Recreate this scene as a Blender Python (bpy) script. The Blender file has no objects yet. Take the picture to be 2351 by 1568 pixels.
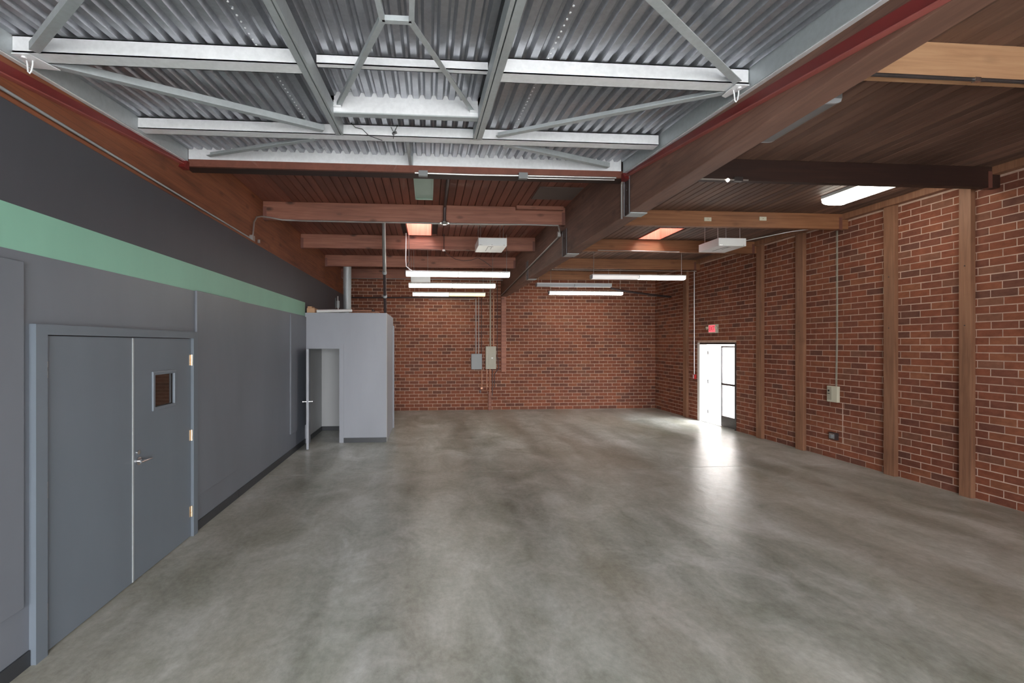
import bpy, bmesh, math, random
from mathutils import Vector, Matrix

random.seed(7)
SC = bpy.context.scene
COL = SC.collection

# ---------------------------------------------------------------- camera
W_PX, H_PX = 2351.0, 1568.0
F_PX, EYE = 1070.0, 2.05
TAN_YAW = 0.0742
CX, CY = 984.0 + F_PX * TAN_YAW, 790.0
cam_d = bpy.data.cameras.new('camera')
cam = bpy.data.objects.new('camera', cam_d)
COL.objects.link(cam)
cam_d.sensor_fit = 'HORIZONTAL'
cam_d.sensor_width = 36.0
cam_d.lens = 36.0 * F_PX / W_PX
cam_d.shift_x = (W_PX / 2 - CX) / W_PX
cam_d.shift_y = (CY - H_PX / 2) / W_PX
cam_d.clip_start = 0.05
cam_d.clip_end = 300
cam.location = (0, 0, EYE)
cam.rotation_euler = (math.radians(90), 0, -math.atan(TAN_YAW))
SC.camera = cam

# ---------------------------------------------------------------- world and exposure
world = bpy.data.worlds.new('overcast_sky')
SC.world = world
world.use_nodes = True
bg = world.node_tree.nodes['Background']
bg.inputs['Color'].default_value = (0.965, 0.98, 1.0, 1)
bg.inputs['Strength'].default_value = 18.0
SC.view_settings.view_transform = 'Standard'
SC.view_settings.look = 'None'
SC.view_settings.gamma = 1.0
SC.view_settings.exposure = 0.12
try:
    SC.view_settings.use_curve_mapping = False
except Exception:
    pass
LAMP = 11.0          # radiance of the fluorescent diffusers


def portal(name, loc, rot, sx, sy):
    d = bpy.data.lights.new(name, 'AREA')
    d.shape = 'RECTANGLE'
    d.size, d.size_y = sx, sy
    d.cycles.is_portal = True
    o = bpy.data.objects.new(name, d)
    o.location = loc
    o.rotation_euler = rot
    COL.objects.link(o)


# the rear loading opening, the side door and the two skylights let daylight in
R90 = math.radians(90)
RX0, RX1, RZ1 = -1.9, 3.6, 3.3
portal('daylight_portal_rear', ((RX0 + RX1) / 2, -3.35, RZ1 / 2), (R90, 0, 0), RX1 - RX0, RZ1)
portal('daylight_portal_door', (7.49, 11.28, 1.03), (R90, 0, R90), 1.5, 2.0)
portal('daylight_portal_skylight', (-0.18, 9.2, 4.80), (0, 0, 0), 0.5, 1.0)
portal('daylight_portal_skylight', (4.71, 9.2, 4.80), (0, 0, 0), 0.5, 1.0)


# ================================================================ helpers
def lin(r, g, b):
    def f(c):
        c /= 255.0
        return c / 12.92 if c <= 0.04045 else ((c + 0.055) / 1.055) ** 2.4
    return (f(r), f(g), f(b), 1.0)


class MB:
    """collects shapes and links them as ONE mesh object"""

    def __init__(self):
        self.v, self.f, self.a = [], [], []

    def box(self, x0, x1, y0, y1, z0, z1, a=0.0):
        i = len(self.v)
        self.v += [(x0, y0, z0), (x1, y0, z0), (x1, y1, z0), (x0, y1, z0),
                   (x0, y0, z1), (x1, y0, z1), (x1, y1, z1), (x0, y1, z1)]
        for q in ((0, 3, 2, 1), (4, 5, 6, 7), (0, 1, 5, 4), (1, 2, 6, 5), (2, 3, 7, 6), (3, 0, 4, 7)):
            self.f.append(tuple(i + k for k in q))
        self.a += [a] * 8
        return self

    def cbox(self, x0, x1, y0, y1, z0, z1, b=0.006):
        """box with chamfered edges"""
        bm = bmesh.new()
        bmesh.ops.create_cube(bm, size=1.0)
        for v in bm.verts:
            v.co = Vector(((x0 + x1) / 2 + v.co.x * (x1 - x0), (y0 + y1) / 2 + v.co.y * (y1 - y0),
                           (z0 + z1) / 2 + v.co.z * (z1 - z0)))
        bmesh.ops.bevel(bm, geom=list(bm.edges), offset=b, segments=2, affect='EDGES', profile=0.6)
        self._bm(bm)
        return self

    def _bm(self, bm):
        i = len(self.v)
        bm.verts.index_update()
        self.v += [tuple(v.co) for v in bm.verts]
        self.a += [0.0] * len(bm.verts)
        self.f += [tuple(i + v.index for v in f.verts) for f in bm.faces]
        bm.free()

    def tube(self, pts, r, n=8, caps=True):
        pts = [Vector(p) for p in pts]
        i0 = len(self.v)
        m = len(pts)
        rs = r if isinstance(r, (list, tuple)) else [r] * m
        prev = None
        for k, p in enumerate(pts):
            if k == 0:
                t = pts[1] - pts[0]
            elif k == m - 1:
                t = pts[-1] - pts[-2]
            else:
                t = (pts[k + 1] - p).normalized() + (p - pts[k - 1]).normalized()
            t.normalize()
            if prev is None:
                ref = Vector((0, 0, 1)) if abs(t.z) < 0.9 else Vector((1, 0, 0))
                u = t.cross(ref).normalized()
            else:
                u = (prev - t * prev.dot(t)).normalized()
            prev = u
            w = t.cross(u)
            for j in range(n):
                an = 2 * math.pi * j / n
                q = p + (u * math.cos(an) + w * math.sin(an)) * rs[k]
                self.v.append(tuple(q))
                self.a.append(0.0)
        for k in range(m - 1):
            for j in range(n):
                a, b = i0 + k * n + j, i0 + k * n + (j + 1) % n
                self.f.append((a, b, b + n, a + n))
        if caps:
            self.f.append(tuple(i0 + j for j in reversed(range(n))))
            self.f.append(tuple(i0 + (m - 1) * n + j for j in range(n)))
        return self

    def prism(self, prof, axis, a0, a1):
        """closed profile extruded along an axis; prof = 2D points in the other two axes"""
        i = len(self.v)
        n = len(prof)
        for a in (a0, a1):
            for (p, q) in prof:
                self.v.append({'x': (a, p, q), 'y': (p, a, q), 'z': (p, q, a)}[axis])
                self.a.append(0.0)
        for k in range(n):
            self.f.append((i + k, i + (k + 1) % n, i + n + (k + 1) % n, i + n + k))
        self.f.append(tuple(i + k for k in reversed(range(n))))
        self.f.append(tuple(i + n + k for k in range(n)))
        return self

    def hexa(self, pts):
        """8 points, bottom ring then top ring"""
        i = len(self.v)
        self.v += [tuple(p) for p in pts]
        self.a += [0.0] * 8
        for q in ((0, 3, 2, 1), (4, 5, 6, 7), (0, 1, 5, 4), (1, 2, 6, 5), (2, 3, 7, 6), (3, 0, 4, 7)):
            self.f.append(tuple(i + k for k in q))
        return self

    def angle(self, p, q, s=0.05, t=0.006):
        """steel angle from p to q: a flat horizontal leg and a vertical leg on its edge"""
        p, q = Vector(p), Vector(q)
        d = (q - p).normalized()
        u = d.cross(Vector((0, 0, 1))).normalized()
        w = Vector((0, 0, 1))
        for (a0, a1, b0, b1) in ((-s / 2, s / 2, 0, t), (s / 2 - t, s / 2, t, s)):
            self.hexa([p + u * a0 + w * b0, p + u * a1 + w * b0, q + u * a1 + w * b0, q + u * a0 + w * b0,
                       p + u * a0 + w * b1, p + u * a1 + w * b1, q + u * a1 + w * b1, q + u * a0 + w * b1])
        return self

    def mesh(self, name, mat, smooth=False, attr=False):
        me = bpy.data.meshes.new(name)
        me.from_pydata(self.v, [], self.f)
        if mat is not None:
            me.materials.append(mat)
        if attr:
            at = me.attributes.new('rnd', 'FLOAT', 'POINT')
            at.data.foreach_set('value', self.a)
        me.update()
        bm = bmesh.new()
        bm.from_mesh(me)
        bmesh.ops.recalc_face_normals(bm, faces=bm.faces)
        bm.to_mesh(me)
        bm.free()
        if smooth:
            for p in me.polygons:
                p.use_smooth = True
            try:
                me.set_sharp_from_angle(angle=math.radians(40))
            except Exception:
                pass
        return me

    def build(self, name, mat, parent=None, smooth=False, attr=False):
        o = bpy.data.objects.new(name, self.mesh(name, mat, smooth, attr))
        COL.objects.link(o)
        if parent is not None:
            o.parent = parent
            o.matrix_parent_inverse = parent.matrix_world.inverted()
        return o


def tag(o, label=None, cat=None, group=None, kind=None):
    if label:
        o['label'] = label
    if cat:
        o['category'] = cat
    if group:
        o['group'] = group
    if kind:
        o['kind'] = kind
    return o


def empty(name, loc=(0, 0, 0)):
    o = bpy.data.objects.new(name, None)
    o.empty_display_size = 0.1
    o.location = loc
    COL.objects.link(o)
    bpy.context.view_layer.update()
    return o


def thing(name, label, cat, loc=(0, 0, 0), group=None):
    return tag(empty(name, loc), label, cat, group)


def B(x0, x1, y0, y1, z0, z1):
    return MB().box(x0, x1, y0, y1, z0, z1)


def arc(c, r, a0, a1, n, plane):
    """points of an arc; plane 'xz' or 'yz' or 'xy'"""
    out = []
    for k in range(n + 1):
        a = math.radians(a0 + (a1 - a0) * k / n)
        p, q = r * math.cos(a), r * math.sin(a)
        out.append({'xz': (c[0] + p, c[1], c[2] + q), 'yz': (c[0], c[1] + p, c[2] + q), 'xy': (c[0] + p, c[1] + q, c[2])}[plane])
    return out


# ================================================================ materials
class N:
    def __init__(self, name):
        self.m = bpy.data.materials.new(name)
        self.m.use_nodes = True
        self.t = self.m.node_tree
        self.b = self.t.nodes['Principled BSDF']
        self.pos = None

    def n(self, typ, **kw):
        x = self.t.nodes.new(typ)
        for k, v in kw.items():
            setattr(x, k, v)
        return x

    def link(self, a, b):
        self.t.links.new(a, b)

    def coords(self, scale):
        if self.pos is None:
            self.pos = self.n('ShaderNodeNewGeometry').outputs['Position']
        mp = self.n('ShaderNodeMapping')
        mp.inputs['Scale'].default_value = scale
        self.link(self.pos, mp.inputs['Vector'])
        return mp.outputs['Vector']

    def noise(self, scale, detail=4, rough=0.55, vec=(1, 1, 1), dist=0.0):
        x = self.n('ShaderNodeTexNoise')
        x.inputs['Scale'].default_value = scale
        x.inputs['Detail'].default_value = detail
        x.inputs['Roughness'].default_value = rough
        x.inputs['Distortion'].default_value = dist
        self.link(self.coords(vec), x.inputs['Vector'])
        return x.outputs['Fac']

    def ramp(self, fac, stops):
        x = self.n('ShaderNodeValToRGB')
        e = x.color_ramp.elements
        while len(e) < len(stops):
            e.new(0.5)
        for k, (p, c) in enumerate(stops):
            e[k].position = p
            e[k].color = c if isinstance(c, (tuple, list)) else (c, c, c, 1)
        self.link(fac, x.inputs['Fac'])
        return x.outputs['Color']

    def mix(self, fac, a, b, mode='MIX'):
        x = self.n('ShaderNodeMix', data_type='RGBA', blend_type=mode)
        for sock, val in ((x.inputs[0], fac), (x.inputs[6], a), (x.inputs[7], b)):
            if isinstance(val, (int, float)):
                sock.default_value = val
            elif isinstance(val, (tuple, list)):
                sock.default_value = val
            else:
                self.link(val, sock)
        return x.outputs[2]

    def math(self, op, a, b=0.5, c=None):
        x = self.n('ShaderNodeMath', operation=op)
        for k, val in enumerate((a, b, c)):
            if val is None:
                continue
            if isinstance(val, (int, float)):
                x.inputs[k].default_value = val
            else:
                self.link(val, x.inputs[k])
        return x.outputs[0]

    def bump(self, h, strength=0.3, dist=0.01):
        x = self.n('ShaderNodeBump')
        x.inputs['Strength'].default_value = strength
        x.inputs['Distance'].default_value = dist
        self.link(h, x.inputs['Height'])
        self.link(x.outputs['Normal'], self.b.inputs['Normal'])

    def set(self, color=None, rough=None, metal=None, spec=None):
        for key, val in (('Base Color', color), ('Roughness', rough), ('Metallic', metal), ('Specular IOR Level', spec)):
            if val is None:
                continue
            if isinstance(val, (int, float, tuple, list)):
                self.b.inputs[key].default_value = val
            else:
                self.link(val, self.b.inputs[key])
        return self.m


def paint(name, col, rough=0.5, var=0.12, metal=0.0, vec=(1, 1, 0.3), bump=0.04):
    m = N(name)
    dark = tuple(c * (1 - var) for c in col[:3]) + (1,)
    lite = tuple(min(1, c * (1 + var)) for c in col[:3]) + (1,)
    c = m.ramp(m.noise(1.7, 4, 0.6, vec), [(0.3, dark), (0.7, lite)])
    if bump:
        m.bump(m.noise(160, 2, 0.5), bump, 0.002)
    return m.set(c, rough, metal)


def galv(name, col, rough=0.42, metal=0.75, var=0.16):
    m = N(name)
    d = tuple(c * (1 - var) for c in col[:3]) + (1,)
    l = tuple(min(1, c * (1 + var)) for c in col[:3]) + (1,)
    c = m.ramp(m.noise(28, 3, 0.6), [(0.35, d), (0.65, l)])
    c2 = m.mix(0.5, c, m.ramp(m.noise(2.2, 3, 0.5, (1, 0.5, 1)), [(0.35, d), (0.65, l)]))
    r = m.math('MULTIPLY_ADD', m.noise(14, 3), 0.25, rough - 0.12)
    return m.set(c2, r, metal)


def wood(name, dark, mid, lite, axis, knots=0.0, lam=0.0, rough=0.6, rnd=0.25, stain=0.0, fine=14):
    m = N(name)
    st = {'x': (0.7, fine, fine), 'y': (fine, 0.7, fine), 'z': (fine, fine, 0.7)}[axis]
    g = m.noise(1.6, 6, 0.62, st, 0.6)
    c = m.ramp(g, [(0.28, dark), (0.5, mid), (0.74, lite)])
    big = m.noise(0.9, 3, 0.5)
    c = m.mix(0.35, c, m.ramp(big, [(0.3, dark), (0.7, lite)]))
    if knots:
        v = m.n('ShaderNodeTexVoronoi')
        v.inputs['Scale'].default_value = 1.0
        ks = {'x': (2.2, 2.2, 4.5), 'y': (2.2, 2.2, 4.5), 'z': (4.5, 4.5, 2.2)}[axis]
        m.link(m.coords(ks), v.inputs['Vector'])
        k = m.ramp(v.outputs['Distance'], [(0.06, 1.0), (0.2, 0.0)])
        c = m.mix(m.math('MULTIPLY', k, knots), c, tuple(x * 0.25 for x in dark[:3]) + (1,))
    if lam:
        w = m.n('ShaderNodeTexWave', wave_type='BANDS', bands_direction='Z')
        w.inputs['Scale'].default_value = 6.5
        w.inputs['Distortion'].default_value = 0.05
        m.link(m.coords((0, 0, 1)), w.inputs['Vector'])
        k = m.ramp(w.outputs['Fac'], [(0.0, 1.0), (0.09, 0.0)])
        c = m.mix(m.math('MULTIPLY', k, lam), c, tuple(x * 0.35 for x in dark[:3]) + (1,))
    if rnd:
        oi = m.n('ShaderNodeObjectInfo')
        f = m.math('MULTIPLY_ADD', oi.outputs['Random'], rnd * 2, 1 - rnd)
        cm = m.n('ShaderNodeCombineColor')
        for s in ('Red', 'Green', 'Blue'):
            m.link(f, cm.inputs[s])
        c = m.mix(1.0, c, cm.outputs['Color'], 'MULTIPLY')
    if stain:
        s = m.ramp(m.noise(1.1, 5, 0.7, (3, 0.8, 3), 1.0), [(0.62, 0.0), (0.72, 1.0)])
        c = m.mix(m.math('MULTIPLY', s, stain), c, lin(176, 158, 148))
    m.bump(g, 0.15, 0.004)
    return m.set(c, rough)


def emit(name, col, strength, base=(0.9, 0.9, 0.88, 1)):
    m = N(name)
    m.b.inputs['Emission Color'].default_value = col
    m.b.inputs['Emission Strength'].default_value = strength
    return m.set(base, 0.35)


def brick_mat():
    m = N('red_brick')
    at = m.n('ShaderNodeAttribute', attribute_name='rnd')
    c = m.ramp(at.outputs['Fac'], [(0.0, lin(98, 64, 53)), (0.15, lin(110, 66, 52)), (0.4, lin(121, 71, 53)),
                                   (0.7, lin(128, 74, 54)), (0.9, lin(132, 82, 59)), (1.0, lin(112, 76, 62))])
    d = m.noise(9, 5, 0.65, (1, 1, 1.6))
    c = m.mix(0.55, c, m.ramp(d, [(0.25, 0.25), (0.75, 0.85)]), 'SOFT_LIGHT')
    blot = m.ramp(m.noise(0.7, 4, 0.6), [(0.35, 0.3), (0.65, 0.7)])
    c = m.mix(0.45, c, blot, 'SOFT_LIGHT')
    m.bump(m.noise(70, 4, 0.6), 0.35, 0.004)
    return m.set(c, 0.8, spec=0.25)


def mortar_mat():
    m = N('mortar')
    c = m.ramp(m.noise(6, 5, 0.6), [(0.3, lin(172, 142, 126)), (0.7, lin(206, 178, 160))])
    m.bump(m.noise(90, 3), 0.3, 0.003)
    return m.set(c, 0.9)


def floor_mat():
    m = N('polished_concrete')
    warp = m.noise(0.42, 6, 0.6, (1, 0.8, 1), 0.25)
    c = m.ramp(warp, [(0.34, lin(136, 139, 128)), (0.5, lin(172, 173, 165)), (0.66, lin(202, 203, 198))])
    swirl = m.noise(1.9, 7, 0.66, (1.0, 0.7, 1), 0.6)
    c = m.mix(0.58, c, m.ramp(swirl, [(0.34, lin(118, 121, 107)), (0.52, lin(166, 167, 159)), (0.68, lin(206, 206, 203))]))
    streak = m.noise(0.9, 4, 0.55, (1.5, 0.16, 1), 0.3)
    c = m.mix(0.8, c, m.ramp(streak, [(0.36, 0.27), (0.64, 0.75)]), 'SOFT_LIGHT')
    warm = m.ramp(m.noise(0.45, 3, 0.5, (1.6, 0.4, 1), 0.6), [(0.42, 0.0), (0.62, 1.0)])
    c = m.mix(m.math('MULTIPLY', warm, 0.32), c, lin(160, 148, 128))
    fine = m.noise(20, 5, 0.72, (1, 0.7, 1))
    c = m.mix(0.45, c, m.ramp(fine, [(0.3, 0.2), (0.7, 0.8)]), 'SOFT_LIGHT')
    v = m.n('ShaderNodeTexVoronoi')
    v.inputs['Scale'].default_value = 34
    m.link(m.coords((1, 0.8, 1)), v.inputs['Vector'])
    pit = m.ramp(v.outputs['Distance'], [(0.05, 1.0), (0.11, 0.0)])
    mask = m.ramp(m.noise(2.3, 3, 0.6), [(0.58, 0.0), (0.70, 1.0)])
    sep = m.n('ShaderNodeSeparateXYZ')
    m.link(m.pos, sep.inputs[0])
    worn = m.ramp(m.math('MULTIPLY', sep.outputs['Y'], 0.1), [(0.30, 1.0), (0.46, 0.0)])   # pitted strip by the loading opening
    c = m.mix(m.math('MULTIPLY', m.math('MULTIPLY', m.math('MULTIPLY', pit, mask), worn), 0.6), c, lin(62, 60, 58))
    r = m.math('MULTIPLY_ADD', streak, 0.2, 0.22)
    m.bump(m.noise(3.4, 6, 0.6, (1, 0.8, 1), 1.2), 0.14, 0.03)
    return m.set(c, r, spec=0.38)


M = {}
M['floor'] = floor_mat()
M['brick'] = brick_mat()
M['mortar'] = mortar_mat()
M['gray'] = paint('gray_wall_paint', lin(106, 110, 118), 0.42, 0.06)
M['gray_door'] = paint('gray_door_paint', lin(102, 110, 119), 0.36, 0.05)
M['darkgray'] = paint('dark_gray_wall_paint', lin(73, 73, 79), 0.55, 0.06)
M['green'] = paint('mint_green_paint', lin(136, 184, 162), 0.5, 0.05)
M['booth'] = paint('booth_gray_paint', lin(152, 155, 163), 0.5, 0.05)
M['booth_in'] = paint('booth_inside_lit_paint', lin(176, 177, 178), 0.5, 0.04)  # lighter than the outer walls: light inside the room put into the colour
M['vinyl'] = paint('black_vinyl_base', lin(48, 50, 54), 0.4, 0.1)
M['plaster'] = paint('rear_wall_paint', lin(150, 148, 146), 0.6, 0.05)
M['ground'] = paint('light_pavement', lin(205, 205, 202), 0.8, 0.05)
RD, RM, RL = lin(86, 48, 38), lin(132, 78, 60), lin(160, 102, 80)
M['beam'] = wood('knotty_beam_wood', lin(100, 60, 49), lin(146, 93, 75), lin(176, 119, 98), 'x', knots=0.85, rnd=0.08)
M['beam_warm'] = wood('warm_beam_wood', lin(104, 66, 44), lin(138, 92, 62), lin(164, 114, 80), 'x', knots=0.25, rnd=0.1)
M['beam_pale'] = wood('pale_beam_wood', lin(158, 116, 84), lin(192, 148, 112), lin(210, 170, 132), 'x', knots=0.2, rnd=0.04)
M['beam_shaded'] = wood('shaded_beam_wood', lin(30, 18, 15), lin(46, 27, 22), lin(62, 38, 30), 'x', knots=0.3, rnd=0.05)  # shade painted into the wood colour; crossbeam and header timber share it
M['glulam'] = wood('glulam_wood', lin(86, 60, 50), lin(118, 84, 71), lin(144, 107, 92), 'y', knots=0.35, lam=0.2, rnd=0.03, fine=7)
M['girder'] = wood('girder_wood', lin(90, 50, 34), lin(134, 78, 52), lin(160, 98, 66), 'y', knots=0.4, lam=0.25, rnd=0.03, fine=7)
M['plank'] = wood('ceiling_plank_wood', lin(98, 54, 42), lin(120, 68, 53), lin(138, 82, 65), 'y', knots=0.15, rnd=0.22, stain=0.2, fine=5)
M['plank_b'] = wood('weathered_plank_wood', lin(78, 54, 44), lin(100, 74, 62), lin(122, 94, 80), 'y', knots=0.15, rnd=0.35, stain=0.2, fine=6)
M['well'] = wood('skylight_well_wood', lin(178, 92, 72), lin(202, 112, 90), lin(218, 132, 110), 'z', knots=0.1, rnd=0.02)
M['post'] = wood('post_wood', lin(100, 66, 48), lin(136, 94, 70), lin(160, 116, 90), 'z', knots=0.15, rnd=0.08)
M['roof'] = paint('roof_board', lin(60, 42, 34), 0.8, 0.1)
M['galv'] = galv('galvanized_steel', lin(236, 237, 240), 0.45, 0.25, 0.08)
M['deck'] = galv('corrugated_steel', lin(160, 162, 168), 0.36, 0.7)
M['galv_dull'] = galv('dull_galvanized_steel', lin(182, 188, 191), 0.5, 0.4, 0.1)
M['conduit'] = galv('conduit_steel', lin(190, 188, 186), 0.35, 0.8, 0.06)
M['iron'] = paint('dark_pipe_iron', lin(78, 66, 66), 0.45, 0.1, 0.5)
M['red_steel'] = paint('red_oxide_steel', lin(122, 42, 40), 0.5, 0.12)
M['red_flange'] = paint('lit_red_steel', lin(158, 84, 78), 0.5, 0.1)  # same red steel, paler because light on the flange is painted in
M['hanger'] = paint('brown_painted_hanger', lin(112, 70, 60), 0.5, 0.1)
M['chrome'] = galv('brushed_chrome', lin(220, 220, 222), 0.22, 1.0, 0.03)
M['brass'] = galv('brushed_hinge_metal', lin(206, 186, 160), 0.3, 0.9, 0.05)
M['white'] = paint('white_enamel', lin(226, 228, 228), 0.35, 0.03)
M['frame_white'] = paint('white_door_paint', lin(228, 222, 218), 0.45, 0.04)
M['alu'] = galv('dark_anodized_aluminium', lin(92, 88, 88), 0.4, 0.7)
M['beige'] = paint('beige_plastic', lin(200, 196, 176), 0.45, 0.03)
M['panel_gray'] = paint('gray_panel_enamel', lin(128, 130, 132), 0.4, 0.05)
M['panel_tan'] = paint('tan_panel_enamel', lin(164, 158, 142), 0.4, 0.05)
M['black'] = paint('black_plastic', lin(34, 34, 36), 0.4, 0.1)
M['red'] = paint('red_plastic', lin(190, 36, 40), 0.4, 0.05)
M['greenhouse'] = paint('pale_green_enamel', lin(156, 178, 164), 0.45, 0.05)
M['copper'] = galv('copper_pipe', lin(176, 128, 104), 0.4, 0.7, 0.1)
M['ply'] = paint('gray_patch_board', lin(98, 84, 78), 0.7, 0.1)
M['lamp'] = emit('lit_fluorescent_diffuser', (1.0, 0.96, 0.84, 1), LAMP)
M['lamp_cool'] = emit('lit_cool_diffuser', (0.97, 0.98, 0.92, 1), LAMP)
M['lamp_yellow'] = emit('lit_yellowed_diffuser', (1.0, 0.80, 0.36, 1), 1.25)
M['lamp_dim'] = emit('half_lit_diffuser', (0.9, 0.88, 0.86, 1), 0.42)
M['lamp_off'] = paint('unlit_diffuser', lin(186, 190, 196), 0.3, 0.03)
M['exit_face'] = emit('lit_red_exit_face', (1.0, 0.16, 0.20, 1), 0.85, (0.6, 0.1, 0.1, 1))
M['exit_text'] = emit('exit_lettering', (0.7, 0.01, 0.05, 1), 0.3, (0.25, 0.01, 0.02, 1))


def glass_mat(name, tint, rough=0.02):
    m = N(name)
    m.b.inputs['Transmission Weight'].default_value = 1.0
    m.b.inputs['IOR'].default_value = 1.45
    return m.set(tint, rough)


M['glass'] = glass_mat('clear_door_glass', (0.97, 0.98, 0.98, 1))
mm = N('dark_vision_glass')
M['vision'] = mm.set(lin(46, 38, 32), 0.04, spec=0.9)

# ================================================================ dimensions
XL, XR, YB, YF = -2.55, 7.25, -3.3, 14.45     # left wall, right wall, rear, far wall
ZC = 4.30                                    # wood ceiling
GX0, GX1 = 2.25, 2.44                        # glulam
BEAM_Y = [3.2, 5.4, 7.55, 9.72, 11.96, 14.1]


def Zp(y):                                   # underside of the steel purlins (sloping roof bay)
    return 3.848 + 0.083 * (y - 3.06)


# ================================================================ setting: floor
fl = B(XL - 0.2, XR + 0.25, YB, YF + 0.2, -0.2, -0.012).build('floor', M['floor'])
tag(fl, 'smooth gray polished concrete floor', None, None, 'structure')
JY = 7.46
for (y0, y1) in ((YB, JY - 0.005), (JY + 0.005, YF + 0.2)):
    B(XL - 0.2, XR + 0.25, y0, y1, -0.012, 0.0).build('slab', M['floor'], fl)
gr = B(-40, 60, -50, 60, -0.35, -0.21).build('ground', M['ground'])
tag(gr, 'pale sunlit pavement outside the open door', None, None, 'structure')

# ---------------------------------------------------------------- left wall
wl = B(XL - 0.2, XL, YB, YF + 0.2, 0, 3.53).build('wall_left', M['darkgray'])
tag(wl, 'left wall painted gray with a mint green stripe', None, None, 'structure')
B(XL, XL + 0.004, YB, 9.85, 2.63, 2.91).build('green_stripe', M['green'], wl)
B(XL, XL + 0.008, YB, 3.17, 0, 2.63).build('wall_board', M['gray'], wl)
B(XL, XL + 0.008, 3.17, 5.265, 2.18, 2.63).build('wall_board', M['gray'], wl)
B(XL, XL + 0.008, 5.265, 9.83, 0, 2.63).build('wall_board', M['gray'], wl)
for (y0, y1, z0, z1) in ((1.2, 3.108, 0.40, 2.565), (5.285, 6.44, 0.385, 2.635), (8.77, 9.84, 0.39, 2.61)):
    MB().cbox(XL + 0.006, XL + 0.03, y0, y1, z0, z1, 0.004).build('raised_panel', M['gray'], wl)
bb = B(XL + 0.008, XL + 0.02, YB, 3.165, 0, 0.1).build('baseboard_left', M['vinyl'])
tag(bb, 'black vinyl base along the gray wall before the double door', None, None, 'structure')
bb = B(XL + 0.008, XL + 0.02, 5.27, 9.84, 0, 0.1).build('baseboard_left', M['vinyl'])
tag(bb, 'black vinyl base along the gray wall after the double door', None, None, 'structure')
for y in (6.44,):
    B(XL + 0.008, XL + 0.022, y - 0.003, y + 0.003, 0, 0.1).build('baseboard_joint', M['black'], bb)

# ---------------------------------------------------------------- far wall and right wall with bricks
BL, BH, JT = 0.285, 0.102, 0.013


def brick_rows(a0, a1, ztop, holes, seed):
    """running bond bricks (a, length, z) along one axis, clipped at openings"""
    rng = random.Random(seed)
    out = []
    r = 0
    while (r + 1) * BH < ztop + 0.02:
        z0 = r * BH + 0.004
        a = a0 - (BL * 0.5 if r % 2 else 0) - rng.uniform(0, 0.03)
        while a < a1:
            segs = [(a, a + BL - JT)]
            for (h0, h1, hz) in holes:
                if z0 < hz:
                    ns = []
                    for (p, q) in segs:
                        if q <= h0 or p >= h1:
                            ns.append((p, q))
                        else:
                            if p < h0 - 0.03:
                                ns.append((p, h0))
                            if q > h1 + 0.03:
                                ns.append((h1, q))
                    segs = ns
            for (p, q) in segs:
                p, q = max(p, a0), min(q, a1)
                if q - p > 0.02:
                    out.append((p, q, z0, rng.random(), rng.uniform(-0.0015, 0.0025)))
            a += BL
        r += 1
    return out


NVAR = 16


def brick_meshes(axis):
    ms = []
    for k in range(NVAR):
        mb = MB()
        if axis == 'y':
            mb.box(0, 0.02, 0, BL - JT, 0, BH - JT, (k + 0.5) / NVAR)
        else:
            mb.box(0, BL - JT, 0, 0.02, 0, BH - JT, (k + 0.5) / NVAR)
        ms.append(mb.mesh('brick', M['brick'], attr=True))
    return ms


D0, D1, DZ = 10.50, 12.08, 2.09      # exterior door opening along the right wall
wr = MB()
wr.box(XR, XR + 0.25, YB, D0, 0, ZC)
wr.box(XR, XR + 0.25, D1, YF + 0.2, 0, ZC)
wr.box(XR, XR + 0.25, D0, D1, DZ, ZC)
wr = wr.build('wall_right', M['mortar'])
tag(wr, 'right wall of red brick with pale mortar joints', None, None, 'structure')
rows = brick_rows(YB, YF, 4.22, [(D0, D1, DZ)], 3)
full = [b for b in rows if abs((b[1] - b[0]) - (BL - JT)) < 1e-4 and b[0] > 4.95]
full.sort(key=lambda b: b[0])
single = set(id(b) for b in full[:300])
bmR = brick_meshes('y')
rest = MB()
for b in rows:
    p, q, z, rv, d = b
    if id(b) in single:
        o = bpy.data.objects.new('brick', bmR[int(rv * NVAR) % NVAR])
        COL.objects.link(o)
        o.location = (XR - 0.003 - d, p, z)
        o.parent = wr
    else:
        rest.box(XR - 0.003 - d, XR + 0.015, p, q, z, z + BH - JT, rv)
tag(rest.build('brickwork', M['brick'], wr, attr=True), 'red bricks laid in running bond', None, None, 'stuff')

wf = B(XL - 0.2, XR + 0.25, YF, YF + 0.25, 0, ZC).build('wall_far', M['mortar'])
tag(wf, 'far wall of red brick behind the hanging lamps', None, None, 'structure')
rows = brick_rows(XL, XR, 4.25, [], 5)
full = [b for b in rows if abs((b[1] - b[0]) - (BL - JT)) < 1e-4 and b[0] > -0.9 and 0.05 < b[2] < 3.3]
full.sort(key=lambda b: abs(b[0] - 4.2) + abs(b[2] - 1.3) * 1.2)
single = set(id(b) for b in full[:300])
bmF = brick_meshes('x')
rest = MB()
for b in rows:
    p, q, z, rv, d = b
    if id(b) in single:
        o = bpy.data.objects.new('brick', bmF[int(rv * NVAR) % NVAR])
        COL.objects.link(o)
        o.location = (p, YF - 0.003 - d, z)
        o.parent = wf
    else:
        rest.box(p, q, YF - 0.003 - d, YF + 0.015, z, z + BH - JT, rv)
tag(rest.build('brickwork', M['brick'], wf, attr=True), 'red bricks laid in running bond', None, None, 'stuff')

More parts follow.
